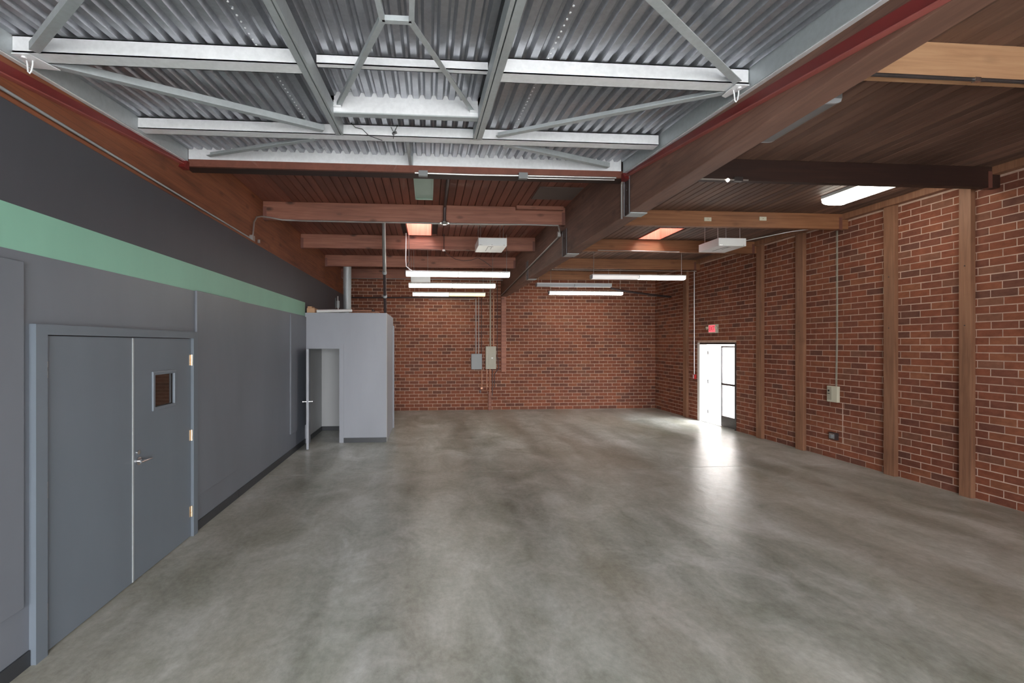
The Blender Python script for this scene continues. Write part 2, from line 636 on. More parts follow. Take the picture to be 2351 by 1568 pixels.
# rear wall behind the camera with the wide loading opening that lets the daylight in
rw = MB()
rw.box(XL - 0.2, RX0, YB - 0.2, YB, 0, ZC)
rw.box(RX1, XR + 0.25, YB - 0.2, YB, 0, ZC)
rw.box(RX0, RX1, YB - 0.2, YB, RZ1, ZC)
tag(rw.build('wall_rear', M['plaster']), 'rear wall around a wide loading opening', None, None, 'structure')

# ---------------------------------------------------------------- ceiling
SKY = [(-0.43, 0.07, 8.70, 9.67), (4.46, 4.96, 8.70, 9.67)]
slab = MB()
Z0, Z1 = ZC + 0.03, ZC + 0.18
xs = [XL - 0.2, SKY[0][0], SKY[0][1], SKY[1][0], SKY[1][1], XR + 0.25]
slab.box(xs[0], xs[5], YB - 0.2, SKY[0][2], Z0, Z1)
slab.box(xs[0], xs[5], SKY[0][3], YF + 0.25, Z0, Z1)
for (a, b) in ((0, 1), (2, 3), (4, 5)):
    slab.box(xs[a], xs[b], SKY[0][2], SKY[0][3], Z0, Z1)
ce = slab.build('ceiling', M['roof'])
tag(ce, 'board ceiling of dark red-brown planks', None, None, 'structure')
PW = 0.116


def planks(x0, x1, y0, y1, mat):
    n = int(round((x1 - x0) / PW))
    w = (x1 - x0) / n
    for k in range(n):
        a, b = x0 + k * w + 0.003, x0 + (k + 1) * w - 0.003
        cuts = [(y0, y1)]
        for (s0, s1, t0, t1) in SKY:
            if b > s0 and a < s1:
                cuts = [(y0, t0), (t1, y1)]
        for (p, q) in cuts:
            # V-grooved board
            mb = MB().prism([(a, ZC + 0.008), (a + 0.005, ZC), (b - 0.005, ZC), (b, ZC + 0.008), (b, ZC + 0.03), (a, ZC + 0.03)], 'y', p, q)
            mb.build('plank', mat, ce)


planks(-2.6, GX0, 5.36, YF, M['plank'])
planks(GX1, XR, YB, YF, M['plank_b'])

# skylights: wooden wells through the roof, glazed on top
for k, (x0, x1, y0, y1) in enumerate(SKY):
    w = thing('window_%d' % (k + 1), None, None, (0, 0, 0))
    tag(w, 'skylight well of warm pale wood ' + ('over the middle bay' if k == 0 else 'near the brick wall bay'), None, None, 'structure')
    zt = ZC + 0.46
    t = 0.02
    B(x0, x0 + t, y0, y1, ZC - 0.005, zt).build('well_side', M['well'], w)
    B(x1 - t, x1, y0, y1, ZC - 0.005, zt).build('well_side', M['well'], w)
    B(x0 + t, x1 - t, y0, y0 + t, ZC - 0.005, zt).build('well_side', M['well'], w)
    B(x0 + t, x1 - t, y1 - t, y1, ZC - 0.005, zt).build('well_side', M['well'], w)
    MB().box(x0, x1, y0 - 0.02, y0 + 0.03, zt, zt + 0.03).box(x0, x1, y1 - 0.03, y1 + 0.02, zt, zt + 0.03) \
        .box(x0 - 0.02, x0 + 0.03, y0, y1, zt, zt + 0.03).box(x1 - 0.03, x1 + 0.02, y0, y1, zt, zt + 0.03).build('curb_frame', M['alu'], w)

# ---------------------------------------------------------------- timber frame
gl = thing('glulam_beam', 'massive laminated timber beam running lengthwise under the ceiling', 'beam', (GX0, 0, 3.53))
MB().cbox(GX0, GX1, YB, YF - 0.02, 3.53, ZC + 0.03, 0.008).build('timber', M['glulam'], gl)
gd = thing('timber_girder', 'reddish laminated timber girder lying on the gray left wall', 'beam', (-2.7, 0, 3.53))
B(-2.75, -2.60, YB, YF, 3.53, ZC + 0.03).build('timber', M['girder'], gd)
B(-2.60, -2.545, YB, YF, 3.53, 3.555).build('sill_strip', M['girder'], gd)

def hangers(o, xa, xb, y, z):
    for (x, s) in ((xa, 1), (xb, -1)):
        a, b = sorted((x, x + s * 0.055))
        MB().box(a, b, y - 0.004, y, z - 0.004, z + 0.2).box(a, b, y + 0.09, y + 0.094, z - 0.004, z + 0.2) \
            .box(a, b, y - 0.004, y + 0.094, z - 0.008, z - 0.004).build('joist_hanger', M['hanger'], o)


MID_LAB = {5.4: None, 7.55: 'knotty reddish crossbeam with white conduit clipped along its lower edge',
           9.72: 'reddish crossbeam lit by the middle skylight', 11.96: 'shaded crossbeam above the galvanized flue',
           14.1: 'crossbeam right against the far brick wall in the middle bay'}
for y in BEAM_Y:
    if y >= 7:
        o = MB().cbox(-2.6, GX0, y, y + 0.09, 4.02, ZC, 0.006).build('ceiling_beam', M['beam'])
        tag(o, MID_LAB[y], 'beam', 'crossbeams of the middle bay')
        hangers(o, -2.6, GX0, y, 4.02)
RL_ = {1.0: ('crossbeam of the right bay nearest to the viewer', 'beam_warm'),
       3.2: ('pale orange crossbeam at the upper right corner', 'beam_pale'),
       5.4: ('shade-darkened crossbeam hiding the end of the bright ceiling lamp', 'beam_shaded'),
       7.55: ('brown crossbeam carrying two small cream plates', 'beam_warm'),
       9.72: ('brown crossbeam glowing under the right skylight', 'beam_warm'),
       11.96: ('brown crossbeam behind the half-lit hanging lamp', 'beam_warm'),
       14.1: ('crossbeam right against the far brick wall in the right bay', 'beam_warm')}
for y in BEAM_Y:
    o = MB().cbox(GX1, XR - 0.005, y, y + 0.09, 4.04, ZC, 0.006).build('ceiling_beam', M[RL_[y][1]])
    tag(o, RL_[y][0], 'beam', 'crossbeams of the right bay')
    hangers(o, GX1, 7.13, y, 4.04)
# wall plate on top of the right wall
tr = MB().cbox(7.13, XR - 0.005, YB, YF, 4.20, ZC, 0.006).build('trim_1', M['post'])
tag(tr, 'wooden wall plate on top of the brick wall', None, None, 'structure')
# header under the end of the steel roof bay
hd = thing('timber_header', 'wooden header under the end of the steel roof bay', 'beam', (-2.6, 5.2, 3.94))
B(-2.6, GX0, 5.20, 5.36, 3.945, ZC).build('timber', M['beam_shaded'], hd)
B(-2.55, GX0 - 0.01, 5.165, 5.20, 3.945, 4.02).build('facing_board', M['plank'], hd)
# small timber strips and patch
tag(MB().cbox(1.42, 2.2, 7.46, 7.55, 4.24, ZC - 0.002, 0.004).build('ledger_strip', M['beam']), 'short wooden strip nailed above the knotty beam', 'wood strip')
tag(B(1.58, 2.22, 6.55, 7.1, ZC - 0.012, ZC - 0.001).build('ceiling_patch', M['ply']), 'gray rectangular patch board on the plank ceiling', 'board')

# posts along the right wall
POST = [(12.69, 12.51, 'brown post farthest away near the far corner', 4.2), (9.74, 9.57, 'brown post just past the bright open door', 4.2),
        (8.64, 8.45, 'brown post between the door and the beige keypad', 4.2),
        (6.86, 6.69, 'brown post with whitish top between the two lit brick fields', 4.2),
        (5.81, 5.67, 'brown post nearest to the viewer with shaded side', 4.2)]
for (y1, y0, lab, zt) in POST:
    t = thing('wall_post', lab + ' on the brick wall', 'post', (XR - 0.04, (y0 + y1) / 2, 0), 'posts on the brick wall')
    MB().cbox(XR - 0.075, XR - 0.004, y0, y1, 0, zt - 0.001, 0.004).build('timber', M['post'], t)
    MB().tube([(XR - 0.08, (y0 + y1) / 2, 3.1), (XR - 0.07, (y0 + y1) / 2, 3.1)], 0.008, 8).build('bolt', M['iron'], t)
    MB().tube([(XR - 0.08, (y0 + y1) / 2, 2.3), (XR - 0.07, (y0 + y1) / 2, 2.3)], 0.008, 8).build('bolt', M['iron'], t)
# post on the far wall
t = thing('wall_post', 'reddish post on the far brick wall beside the electrical panels', 'post', (2.33, YF - 0.04, 1.19))
MB().cbox(2.255, 2.41, YF - 0.09, YF - 0.004, 1.19, 3.53, 0.005).build('timber', M['beam'], t)

# ================================================================ steel roof bay
RIB, RH = 0.095, 0.034


def deck_sheet(name, x0, x1, y0, y1, lift, label):
    prof = []
    n = max(1, int(round((x1 - x0) / RIB)))
    w = (x1 - x0) / n
    for k in range(n):
        a = x0 + k * w
        prof += [(a + w * t, h) for (t, h) in ((0.0, 0), (0.44, 0), (0.50, 0.25), (0.56, 0.75), (0.63, 1), (0.81, 1), (0.88, 0.75), (0.94, 0.25))]
    prof.append((x1, 0))
    mb = MB()
    m = len(prof)
    for th in (0.0, 0.0015):
        for y in (y0, y1):
            for (x, h) in prof:
                mb.v.append((x, y, Zp(y) + 0.102 + lift + h * RH + th))
                mb.a.append(0.0)
    for k in range(m - 1):
        mb.f.append((k, k + 1, m + k + 1, m + k))
        mb.f.append((2 * m + k, 3 * m + k, 3 * m + k + 1, 2 * m + k + 1))
        mb.f.append((k, 2 * m + k, 2 * m + k + 1, k + 1))
        mb.f.append((m + k, m + k + 1, 3 * m + k + 1, 3 * m + k))
    mb.f.append((0, m, 3 * m, 2 * m))
    mb.f.append((m - 1, 3 * m - 1, 4 * m - 1, 2 * m - 1))
    o = mb.build(name, M['deck'], smooth=True)
    tag(o, label, 'metal sheet', 'corrugated roof sheets')
    return o


YE = 5.164
XM0, XM1 = -0.835, 0.49
HY = 3.87
deck_sheet('corrugated_sheet', -2.55, -1.10, YB, YE, 0.0, 'corrugated steel roof sheet along the left girder')
deck_sheet('corrugated_sheet', -1.10, XM0 + 0.03, YB, YE, 0.0012, 'narrow corrugated steel roof sheet left of the raised hatch')
deck_sheet('corrugated_sheet', XM0 + 0.03, XM1 - 0.03, HY + 0.02, YE, 0.0, 'corrugated steel roof sheet beyond the raised hatch')
deck_sheet('corrugated_sheet', XM0 + 0.03, XM1 - 0.03, YB, HY, 0.06, 'raised corrugated steel sheet of the middle hatch')
deck_sheet('corrugated_sheet', XM1 - 0.03, 0.78, YB, YE, 0.0012, 'narrow corrugated steel roof sheet right of the raised hatch')
deck_sheet('corrugated_sheet', 0.78, 2.20, YB, YE, 0.0, 'corrugated steel roof sheet along the laminated timber beam')
# rows of screw heads along the sheet seams
for (xs_, lab) in ((-1.10, 'row of small screw heads along the left sheet seam'), (0.78, 'row of small screw heads along the right sheet seam')):
    mb = MB()
    y = 1.6
    while y < 5.1:
        z = Zp(y) + 0.1015
        mb.tube([(xs_ + 0.012, y, z - 0.004), (xs_ + 0.012, y, z)], 0.006, 6)
        y += 0.06
    tag(mb.build('seam_screws', M['galv']), lab, 'screws', None, 'stuff')


def purlin(y, x0, x1, h, label, drop=0.0, fl=0.115):
    """C-shaped purlin with its web towards the viewer and flanges behind"""
    z0 = Zp(y) + drop
    t = 0.006
    o = MB()
    o.box(x0, x1, y, y + t, z0, z0 + h)
    for za, zb in ((z0, z0 + t), (z0 + h - t, z0 + h)):
        sl = 0.083 * fl
        o.hexa([(x0, y, za), (x1, y, za), (x1, y + fl, za + sl * (za > z0)), (x0, y + fl, za + sl * (za > z0)),
                (x0, y, zb), (x1, y, zb), (x1, y + fl, zb + sl * (za > z0)), (x0, y + fl, zb + sl * (za > z0))])
    o.box(x0, x1, y + fl - t, y + fl, z0, z0 + 0.022)
    p = o.build('steel_purlin', M['galv'])
    tag(p, label, 'purlin', 'purlins of the steel roof bay')
    return p


for (y, nm) in ((4.30, 'far'), (3.06, 'near')):
    if nm == 'far':
        purlin(y, -2.55, 2.19, 0.098, 'long bright steel purlin crossing the whole roof bay')
    else:
        purlin(y, -2.55, XM0, 0.100, nm + ' steel purlin left of the hatch')
        purlin(y, XM1, 2.20, 0.100, nm + ' steel purlin right of the hatch')
        purlin(y + 0.15, XM0 + 0.08, XM1 - 0.08, 0.064, nm + ' slim steel purlin inside the hatch', 0.085, 0.05)
# hatch frame members, each two channels with a dark gap
for (xa, xb, lab) in ((XM0, XM0 + 0.065, 'left long steel member of the hatch frame'), (XM1 - 0.08, XM1, 'right long steel member of the hatch frame')):
    t = thing('hatch_rail', lab, 'steel rail', (xa, 4.29, Zp(4.29)), 'hatch rails')
    xm = (xa + xb) / 2 + (0.012 if xa < 0 else -0.012)
    for (p, q) in ((xa, xm - 0.004), (xm + 0.004, xb)):
        y0, y1 = YB, 4.29
        MB().hexa([(p, y0, Zp(y0) - 0.012), (q, y0, Zp(y0) - 0.012), (q, y1, Zp(y1) - 0.012), (p, y1, Zp(y1) - 0.012),
                   (p, y0, Zp(y0) + 0.098), (q, y0, Zp(y0) + 0.098), (q, y1, Zp(y1) + 0.098), (p, y1, Zp(y1) + 0.098)]).build('channel', M['galv_dull'], t)
# hatch header with profile closure
t = thing('hatch_header', 'bright galvanized header closing the end of the hatch', 'steel header', (0, HY, Zp(HY)))
zh = Zp(HY)
B(XM0 + 0.065, XM1 - 0.08, HY - 0.02, HY - 0.012, zh + 0.022, zh + 0.118).build('web', M['galv'], t)
B(XM0 + 0.065, XM1 - 0.08, HY - 0.02, HY + 0.045, zh + 0.012, zh + 0.022).build('flange', M['galv_dull'], t)
B(XM0 + 0.065, XM1 - 0.08, HY, HY + 0.006, zh + 0.10, zh + 0.20).build('closure_strip', M['galv'], t)
for x in (XM0 + 0.10, XM1 - 0.12):
    B(x - 0.03, x + 0.03, HY - 0.06, HY - 0.02, zh + 0.05, zh + 0.056).build('gusset_plate', M['galv'], t)
# end closure plate under the corrugated sheets
t = thing('end_flashing', 'long mottled galvanized flashing at the end of the steel roof', 'flashing', (0, 5.17, 4.02))
B(-2.55, -0.21, 5.166, 5.172, 4.018, 4.175).build('plate', M['galv'], t)
B(-0.17, 2.19, 5.166, 5.172, 4.018, 4.175).build('plate', M['galv'], t)
B(-0.21, -0.17, 5.155, 5.172, 4.02, 4.13).build('splice', M['galv_dull'], t)
# small member between far purlin and flashing
tag(MB().hexa([(-0.215, 4.42, Zp(4.42) - 0.004), (-0.185, 4.42, Zp(4.42) - 0.004), (-0.185, 5.15, Zp(5.15) - 0.004), (-0.215, 5.15, Zp(5.15) - 0.004),
               (-0.215, 4.42, Zp(4.42) + 0.09), (-0.185, 4.42, Zp(4.42) + 0.09), (-0.185, 5.15, Zp(5.15) + 0.09), (-0.215, 5.15, Zp(5.15) + 0.09)]).build('steel_strut', M['galv_dull']),
    'short steel strut from the long purlin to the end flashing', 'strut')
# side ledgers (galvanized channel) and red angles
for side, xw, sg in (('left girder', -2.56, 1), ('laminated timber beam', 2.215, -1)):
    t = thing('edge_channel', 'galvanized edge channel along the ' + side, 'steel channel', (xw, 5.1, Zp(5.1)), 'edge channels of the steel roof')
    y0, y1 = YB, 5.16
    a, b = sorted((xw, xw + sg * 0.008))
    def slope_box(a, b, lo, hi, y0=y0, y1=y1):
        return MB().hexa([(a, y0, Zp(y0) + lo), (b, y0, Zp(y0) + lo), (b, y1, Zp(y1) + lo), (a, y1, Zp(y1) + lo),
                          (a, y0, Zp(y0) + hi), (b, y0, Zp(y0) + hi), (b, y1, Zp(y1) + hi), (a, y1, Zp(y1) + hi)])
    slope_box(a, b, -0.03, 0.135).build('web', M['galv_dull'], t)
    a, b = sorted((xw, xw - sg * 0.035))
    slope_box(a, b, -0.036, -0.03).build('bottom_flange', M['galv'], t)
    # red steel angle
    t = thing('red_steel_angle', 'sloping red steel angle bolted to the ' + side, 'steel angle', (xw, 5.15, 3.93), 'red steel angles')
    fx = -2.60 if sg > 0 else GX0
    y0, y1 = 0.6, 5.16
    zr = lambda y: 3.75 + 0.122 * (y - 2.98)
    a, b = sorted((fx, fx + sg * 0.012))
    MB().hexa([(a, y0, zr(y0) - 0.075), (b, y0, zr(y0) - 0.075), (b, y1, zr(y1) - 0.06), (a, y1, zr(y1) - 0.06),
               (a, y0, zr(y0) + 0.025), (b, y0, zr(y0) + 0.025), (b, y1, zr(y1)), (a, y1, zr(y1))]).build('upright_leg', M['red_steel'], t)
    a, b = sorted((fx, fx + sg * 0.045))
    MB().hexa([(a, y0, zr(y0) - 0.083), (b, y0, zr(y0) - 0.083), (b, y1, zr(y1) - 0.068), (a, y1, zr(y1) - 0.068),
               (a, y0, zr(y0) - 0.075), (b, y0, zr(y0) - 0.075), (b, y1, zr(y1) - 0.06), (a, y1, zr(y1) - 0.06)]).build('flat_leg', M['red_flange'], t)
    # red corner shoe
    q = fx + sg * 0.06
    MB().hexa([(min(fx, q), 5.06, 3.90), (max(fx, q), 5.06, 3.90), (max(fx, q), 5.164, 3.90), (min(fx, q), 5.164, 3.90),
               (min(fx, q), 5.12, 3.985), (max(fx, q), 5.12, 3.985), (max(fx, q), 5.164, 3.985), (min(fx, q), 5.164, 3.985)]).build('corner_shoe', M['red_steel'], t)
# diagonal angle braces
BR = [((-2.50, 3.17), (-0.93, 4.20), 'left diagonal brace from the near purlin end to the hatch'),
      ((2.15, 3.17), (0.62, 4.20), 'right diagonal brace from the near purlin end to the hatch'),
      ((-1.05, 4.42), (-2.28, 5.02), 'far left diagonal brace behind the long purlin'),
      ((0.72, 4.42), (1.98, 5.02), 'far right diagonal brace behind the long purlin'),
      ((-2.40, 3.03), (-1.55, 2.30), 'left diagonal brace leaving the top of the picture'),
      ((2.10, 3.03), (1.05, 2.20), 'right diagonal brace leaving the top of the picture')]
for (p, q, lab) in BR:
    o = MB().angle((p[0], p[1], Zp(p[1]) - 0.012), (q[0], q[1], Zp(q[1]) - 0.012), 0.05, 0.006).build('brace_angle', M['galv_dull'])
    tag(o, lab, 'brace', 'diagonal braces of the steel roof')
# V brace under the hatch
t = thing('hatch_brace', 'V-shaped pair of steel bars meeting at a small frame under the hatch', 'brace', (-0.17, 2.55, 3.88))
zt = Zp(2.6) + 0.02
MB().angle((XM0 + 0.11, HY - 0.03, zh + 0.06), (-0.255, 2.60, zt), 0.035, 0.006).build('bar', M['galv_dull'], t)
MB().angle((XM1 - 0.13, HY - 0.03, zh + 0.06), (-0.095, 2.60, zt), 0.035, 0.006).build('bar', M['galv_dull'], t)
ring = [(-0.265, 2.42), (-0.255, 2.60), (-0.095, 2.60), (-0.085, 2.42)]
for k in range(3):
    MB().angle((ring[k][0], ring[k][1], zt), (ring[k + 1][0], ring[k + 1][1], zt), 0.03, 0.008).build('frame_bar', M['galv_dull'], t)
# gusset plates with hanging hooks
for (x, sg, lab) in ((-2.50, 1, 'left'), (2.15, -1, 'right')):
    t = thing('gusset_hook', 'galvanized gusset with a hanging wire hook at the %s end of the near purlin' % lab, 'bracket', (x, 3.14, 3.83), 'gussets with hooks')
    z = Zp(3.06) - 0.013
    MB().hexa([(x - 0.05, 3.05, z - 0.006), (x + 0.05, 3.05, z - 0.006), (x + 0.05 + sg * 0.06, 3.22, z - 0.006), (x - 0.05, 3.2, z - 0.006),
               (x - 0.05, 3.05, z), (x + 0.05, 3.05, z), (x + 0.05 + sg * 0.06, 3.22, z), (x - 0.05, 3.2, z)]).build('plate', M['galv'], t)
    MB().tube([(x + 0.02, 3.12, z), (x + 0.02, 3.12, z - 0.03), (x + 0.012, 3.12, z - 0.07), (x + 0.002, 3.12, z - 0.085), (x - 0.008, 3.12, z - 0.075),
               (x - 0.012, 3.12, z - 0.03), (x - 0.018, 3.12, z)], 0.005, 6).build('hook', M['galv'], t)
    MB().tube([(x, 3.08, z - 0.016), (x, 3.08, z - 0.006)], 0.014, 6).build('nut', M['galv'], t)
# loose twisted wire on the long purlin
t = MB()
zz = Zp(4.3)
t.tube([(-0.72, 4.285, zz + 0.12), (-0.66, 4.28, zz + 0.06), (-0.60, 4.285, zz + 0.05), (-0.54, 4.28, zz - 0.01), (-0.42, 4.28, zz - 0.05)], 0.003, 5)
tag(t.build('loose_wire', M['black']), 'thin loose wire dangling over the long purlin', 'wire')
t = MB()
t.tube([(-0.32, 4.28, zz - 0.03), (-0.315, 4.275, zz + 0.02), (-0.34, 4.27, zz + 0.07)], 0.003, 5)
t.tube([(-0.315, 4.275, zz + 0.02), (-0.28, 4.27, zz + 0.09)], 0.003, 5)
t.tube([(-0.33, 4.278, zz + 0.012), (-0.29, 4.278, zz + 0.028)], 0.010, 6)
tag(t.build('wire_clip', M['black']), 'small black clip with wire ends on the long purlin', 'clip')

# ================================================================ glulam hardware
for (y0, y1, lab) in ((5.06, 5.22, 'steel saddle strap on the laminated beam near the steel roof'), (7.44, 7.70, 'steel saddle strap on the laminated beam at the knotty crossbeam'),
                      (10.4, 10.6, 'steel saddle strap on the laminated beam near the half-lit lamp')):
    t = thing('beam_saddle', lab, 'bracket', (GX0, (y0 + y1) / 2, 3.52), 'saddles of the laminated beam')
    B(GX0 - 0.008, GX0, y0, y1, 3.515, 3.94).build('side_plate', M['iron'], t)
    B(GX0 - 0.008, GX1 + 0.008, y0, y1, 3.518, 3.527).build('bottom_plate', M['galv_dull'], t)
    for z in (3.62, 3.80):
        MB().tube([(GX0 - 0.016, (y0 + y1) / 2, z), (GX0 - 0.008, (y0 + y1) / 2, z)], 0.012, 6).build('bolt', M['iron'], t)
    for y in (y0 + 0.01, y1 - 0.01):
        B(GX0 - 0.010, GX0 - 0.008, y - 0.006, y + 0.006, 3.515, 3.94).build('edge_bead', M['galv_dull'], t)

# ================================================================ double door in the left wall
DX = XL + 0.006
d1 = empty('door_1', (XL, 4.2, 0))
tag(d1, 'gray double door with a small window in its right leaf', None, None, 'structure')
fr = MB().box(XL, XL + 0.05, 3.17, 3.262, 0, 2.18).box(XL, XL + 0.05, 5.175, 5.265, 0, 2.18).box(XL, XL + 0.05, 3.262, 5.175, 2.112, 2.18)
fr.build('door_frame', M['gray_door'], d1)
l1 = MB().cbox(XL + 0.001, XL + 0.022, 3.268, 4.182, 0.008, 2.105, 0.002).build('door_leaf', M['gray_door'], d1)
# right leaf around the window opening
WY0, WY1, WZ0, WZ1 = 4.49, 4.84, 1.455, 1.775
l2 = MB()
for (y0, y1, z0, z1) in ((4.190, WY0, 0.008, 2.105), (WY1, 5.168, 0.008, 2.105), (WY0, WY1, 0.008, WZ0), (WY0, WY1, WZ1, 2.105)):
    l2.box(XL + 0.001, XL + 0.022, y0, y1, z0, z1)
l2 = l2.build('door_leaf', M['gray_door'], d1)
B(XL + 0.002, XL + 0.008, WY0, WY1, WZ0, WZ1).build('window_pane', M['vision'], l2)
e = 0.022
wfm = MB()
for (y0, y1, z0, z1) in ((WY0 - e, WY0 + 0.012, WZ0 - e, WZ1 + e), (WY1 - 0.012, WY1 + e, WZ0 - e, WZ1 + e), (WY0, WY1, WZ0 - e, WZ0 + 0.012), (WY0, WY1, WZ1 - 0.012, WZ1 + e)):
    wfm.cbox(XL + 0.012, XL + 0.036, y0, y1, z0, z1, 0.006)
wfm.build('window_frame', M['gray_door'], l2)
B(XL + 0.022, XL + 0.027, 4.183, 4.200, 0.01, 2.10).build('astragal', M['galv_dull'], l2)
for leaf, y in ((l1, 3.266), (l2, 5.170)):
    for z in (0.27, 1.08, 1.88):
        MB().tube([(XL + 0.032, y, z - 0.057), (XL + 0.032, y, z + 0.057)], 0.010, 8).box(XL + 0.022, XL + 0.025, min(y, y + (0.03 if leaf is l1 else -0.03)), max(y, y + (0.03 if leaf is l1 else -0.03)), z - 0.055, z + 0.055).build('hinge', M['brass'], leaf, smooth=True)
hz = 1.03
MB().tube([(XL + 0.022, 4.265, hz), (XL + 0.034, 4.265, hz)], 0.036, 20).tube([(XL + 0.034, 4.265, hz), (XL + 0.075, 4.265, hz)], 0.013, 12).build('lever_rose', M['chrome'], l2, smooth=True)
MB().tube([(XL + 0.075, 4.215, hz), (XL + 0.078, 4.30, hz), (XL + 0.075, 4.375, hz - 0.002), (XL + 0.062, 4.385, hz - 0.004)], [0.009, 0.010, 0.008, 0.007], 10).build('lever', M['chrome'], l2, smooth=True)
MB().tube([(XL + 0.022, 4.265, hz + 0.075), (XL + 0.03, 4.265, hz + 0.075)], 0.02, 16).build('lock_cylinder', M['chrome'], l2, smooth=True)

# ================================================================ small gray room at the end of the left wall
bo = thing('utility_room', 'small gray painted utility room built against the left wall', 'small room', (-1.7, 9.85, 0))
BY0, BY1, BX1, BZ = 9.85, 11.62, -0.875, 2.70
OX0, OX1, OZ = -2.46, -1.845, 1.955
fw = MB().box(XL + 0.001, OX0, BY0, BY0 + 0.1, 0, BZ).box(OX1, BX1, BY0, BY0 + 0.1, 0, BZ).box(OX0, OX1, BY0, BY0 + 0.1, OZ, BZ)
fw.build('front_wall', M['booth'], bo)
B(BX1 - 0.1, BX1, BY0 + 0.1, BY1, 0, BZ).build('side_wall', M['booth'], bo)
B(BX1, BX1 + 0.004, BY0, BY0 + 0.012, 0, BZ).build('corner_bead', M['beige'], bo)
B(XL + 0.001, BX1 - 0.1, BY1 - 0.1, BY1, 0, BZ).build('rear_wall', M['booth'], bo)
B(XL + 0.001, BX1 - 0.1, BY0 + 0.1, BY1 - 0.1, 2.60, BZ).build('roof', M['booth_in'], bo)
B(XL + 0.001, BX1 - 0.1, 11.28, 11.30, 0, 2.6).build('inner_wall', M['booth_in'], bo)
B(XL + 0.009, XL + 0.02, BY0 + 0.1, 11.28, 0, 2.6).build('inner_wall', M['booth_in'], bo)
MB().box(XL + 0.02, BX1 - 0.1, 11.268, 11.28, 0, 0.1).box(XL + 0.02, XL + 0.032, BY0 + 0.1, 11.268, 0, 0.1).build('inner_base', M['vinyl'], bo)
MB().box(OX1 - 0.002, OX1 + 0.085, BY0 - 0.015, BY0, 0, OZ + 0.085).box(OX0 - 0.085, OX1, BY0 - 0.015, BY0, OZ, OZ + 0.085).box(OX0 - 0.085, OX0, BY0 - 0.015, BY0, 0, OZ).build('door_casing', M['booth'], bo)
B(OX1 + 0.086, BX1, BY0 - 0.014, BY0, 0, 0.1).build('base_strip', M['vinyl'], bo)
B(BX1, BX1 + 0.03, 11.50, 11.62, 0, 2.50).build('corner_trim', M['booth'], bo)
# open door leaf seen edge-on
hx, hy, tx, ty = -2.475, 9.80, -2.335, 9.21
dv = Vector((tx - hx, ty - hy, 0)).normalized()
nv = Vector((-dv.y, dv.x, 0)) * 0.021
P0, P1 = Vector((hx, hy, 0)), Vector((tx, ty, 0))
up = lambda p, z: Vector((p.x, p.y, z))
leaf = MB().hexa([up(P0 - nv, 0.01), up(P0 + nv, 0.01), up(P1 + nv, 0.01), up(P1 - nv, 0.01),
                  up(P0 - nv, OZ), up(P0 + nv, OZ), up(P1 + nv, OZ), up(P1 - nv, OZ)]).build('door_leaf', M['booth'], bo)
kp = P1 - dv * 0.07
nn = nv.normalized()
for sgn in (-1, 1):
    q0, q1 = kp + nn * sgn * 0.021, kp + nn * sgn * 0.085
    MB().tube([up(q0, 0.93), up(q0 + nn * sgn * 0.01, 0.93)], 0.03, 16).tube([up(q0, 0.93), up(q1, 0.93)], 0.010, 10).tube([up(q1, 0.93), up(q1 - dv * 0.11, 0.93)], 0.009, 10).build('lever', M['chrome'], leaf, smooth=True)
# clutter on the roof of the room
tag(MB().cbox(XL + 0.03, -2.36, 9.88, 10.2, BZ, BZ + 0.10, 0.004).cbox(XL + 0.04, -2.42, 9.9, 10.15, BZ + 0.101, BZ + 0.135, 0.004).build('wood_block', M['beam_pale']), 'tan wooden block on the roof of the gray room', 'wood block')
tag(MB().tube([(-2.33, 9.92, BZ + 0.035), (-1.66, 10.25, BZ + 0.075)], 0.034, 14).build('white_tube', M['white'], smooth=True), 'white round tube lying aslant on the roof of the gray room', 'tube')
t = thing('copper_pipe_run', 'copper pipes with an elbow on the roof of the gray room', 'pipes', (-1.3, 10.4, BZ))
MB().tube([(-1.75, 10.5, BZ + 0.10), (-1.28, 10.5, BZ + 0.10)] + arc((-1.28, 10.5, BZ + 0.05), 0.05, 90, 0, 5, 'xz') + [(-1.23, 10.5, BZ)], 0.018, 10).build('pipe', M['copper'], t, smooth=True)
MB().tube([(-1.75, 10.42, BZ + 0.055), (-1.12, 10.42, BZ + 0.055)] + arc((-1.12, 10.42, BZ + 0.025), 0.03, 90, 0, 4, 'xz') + [(-1.09, 10.42, BZ)], 0.014, 10).build('pipe', M['copper'], t, smooth=True)
MB().tube([(-1.245, 10.5, BZ + 0.072), (-1.215, 10.5, BZ + 0.112)], 0.034, 12).build('coupling', M['iron'], t, smooth=True)
t = thing('pressure_gauge', 'slim black and gray valve standing by the galvanized flue', 'valve', (-1.98, 10.4, BZ))
MB().tube([(-1.98, 10.4, BZ), (-1.98, 10.4, BZ + 0.16)], 0.014, 8).build('stem', M['conduit'], t)
MB().cbox(-2.005, -1.95, 10.37, 10.43, BZ + 0.14, BZ + 0.30, 0.01).build('body', M['panel_gray'], t)
MB().cbox(-2.045, -2.02, 10.38, 10.42, BZ + 0.13, BZ + 0.36, 0.008).build('cap', M['black'], t)
MB().tube([(-1.985, 10.4, BZ + 0.30), (-1.985, 10.4, BZ + 0.40)], 0.009, 8).build('rod', M['conduit'], t)
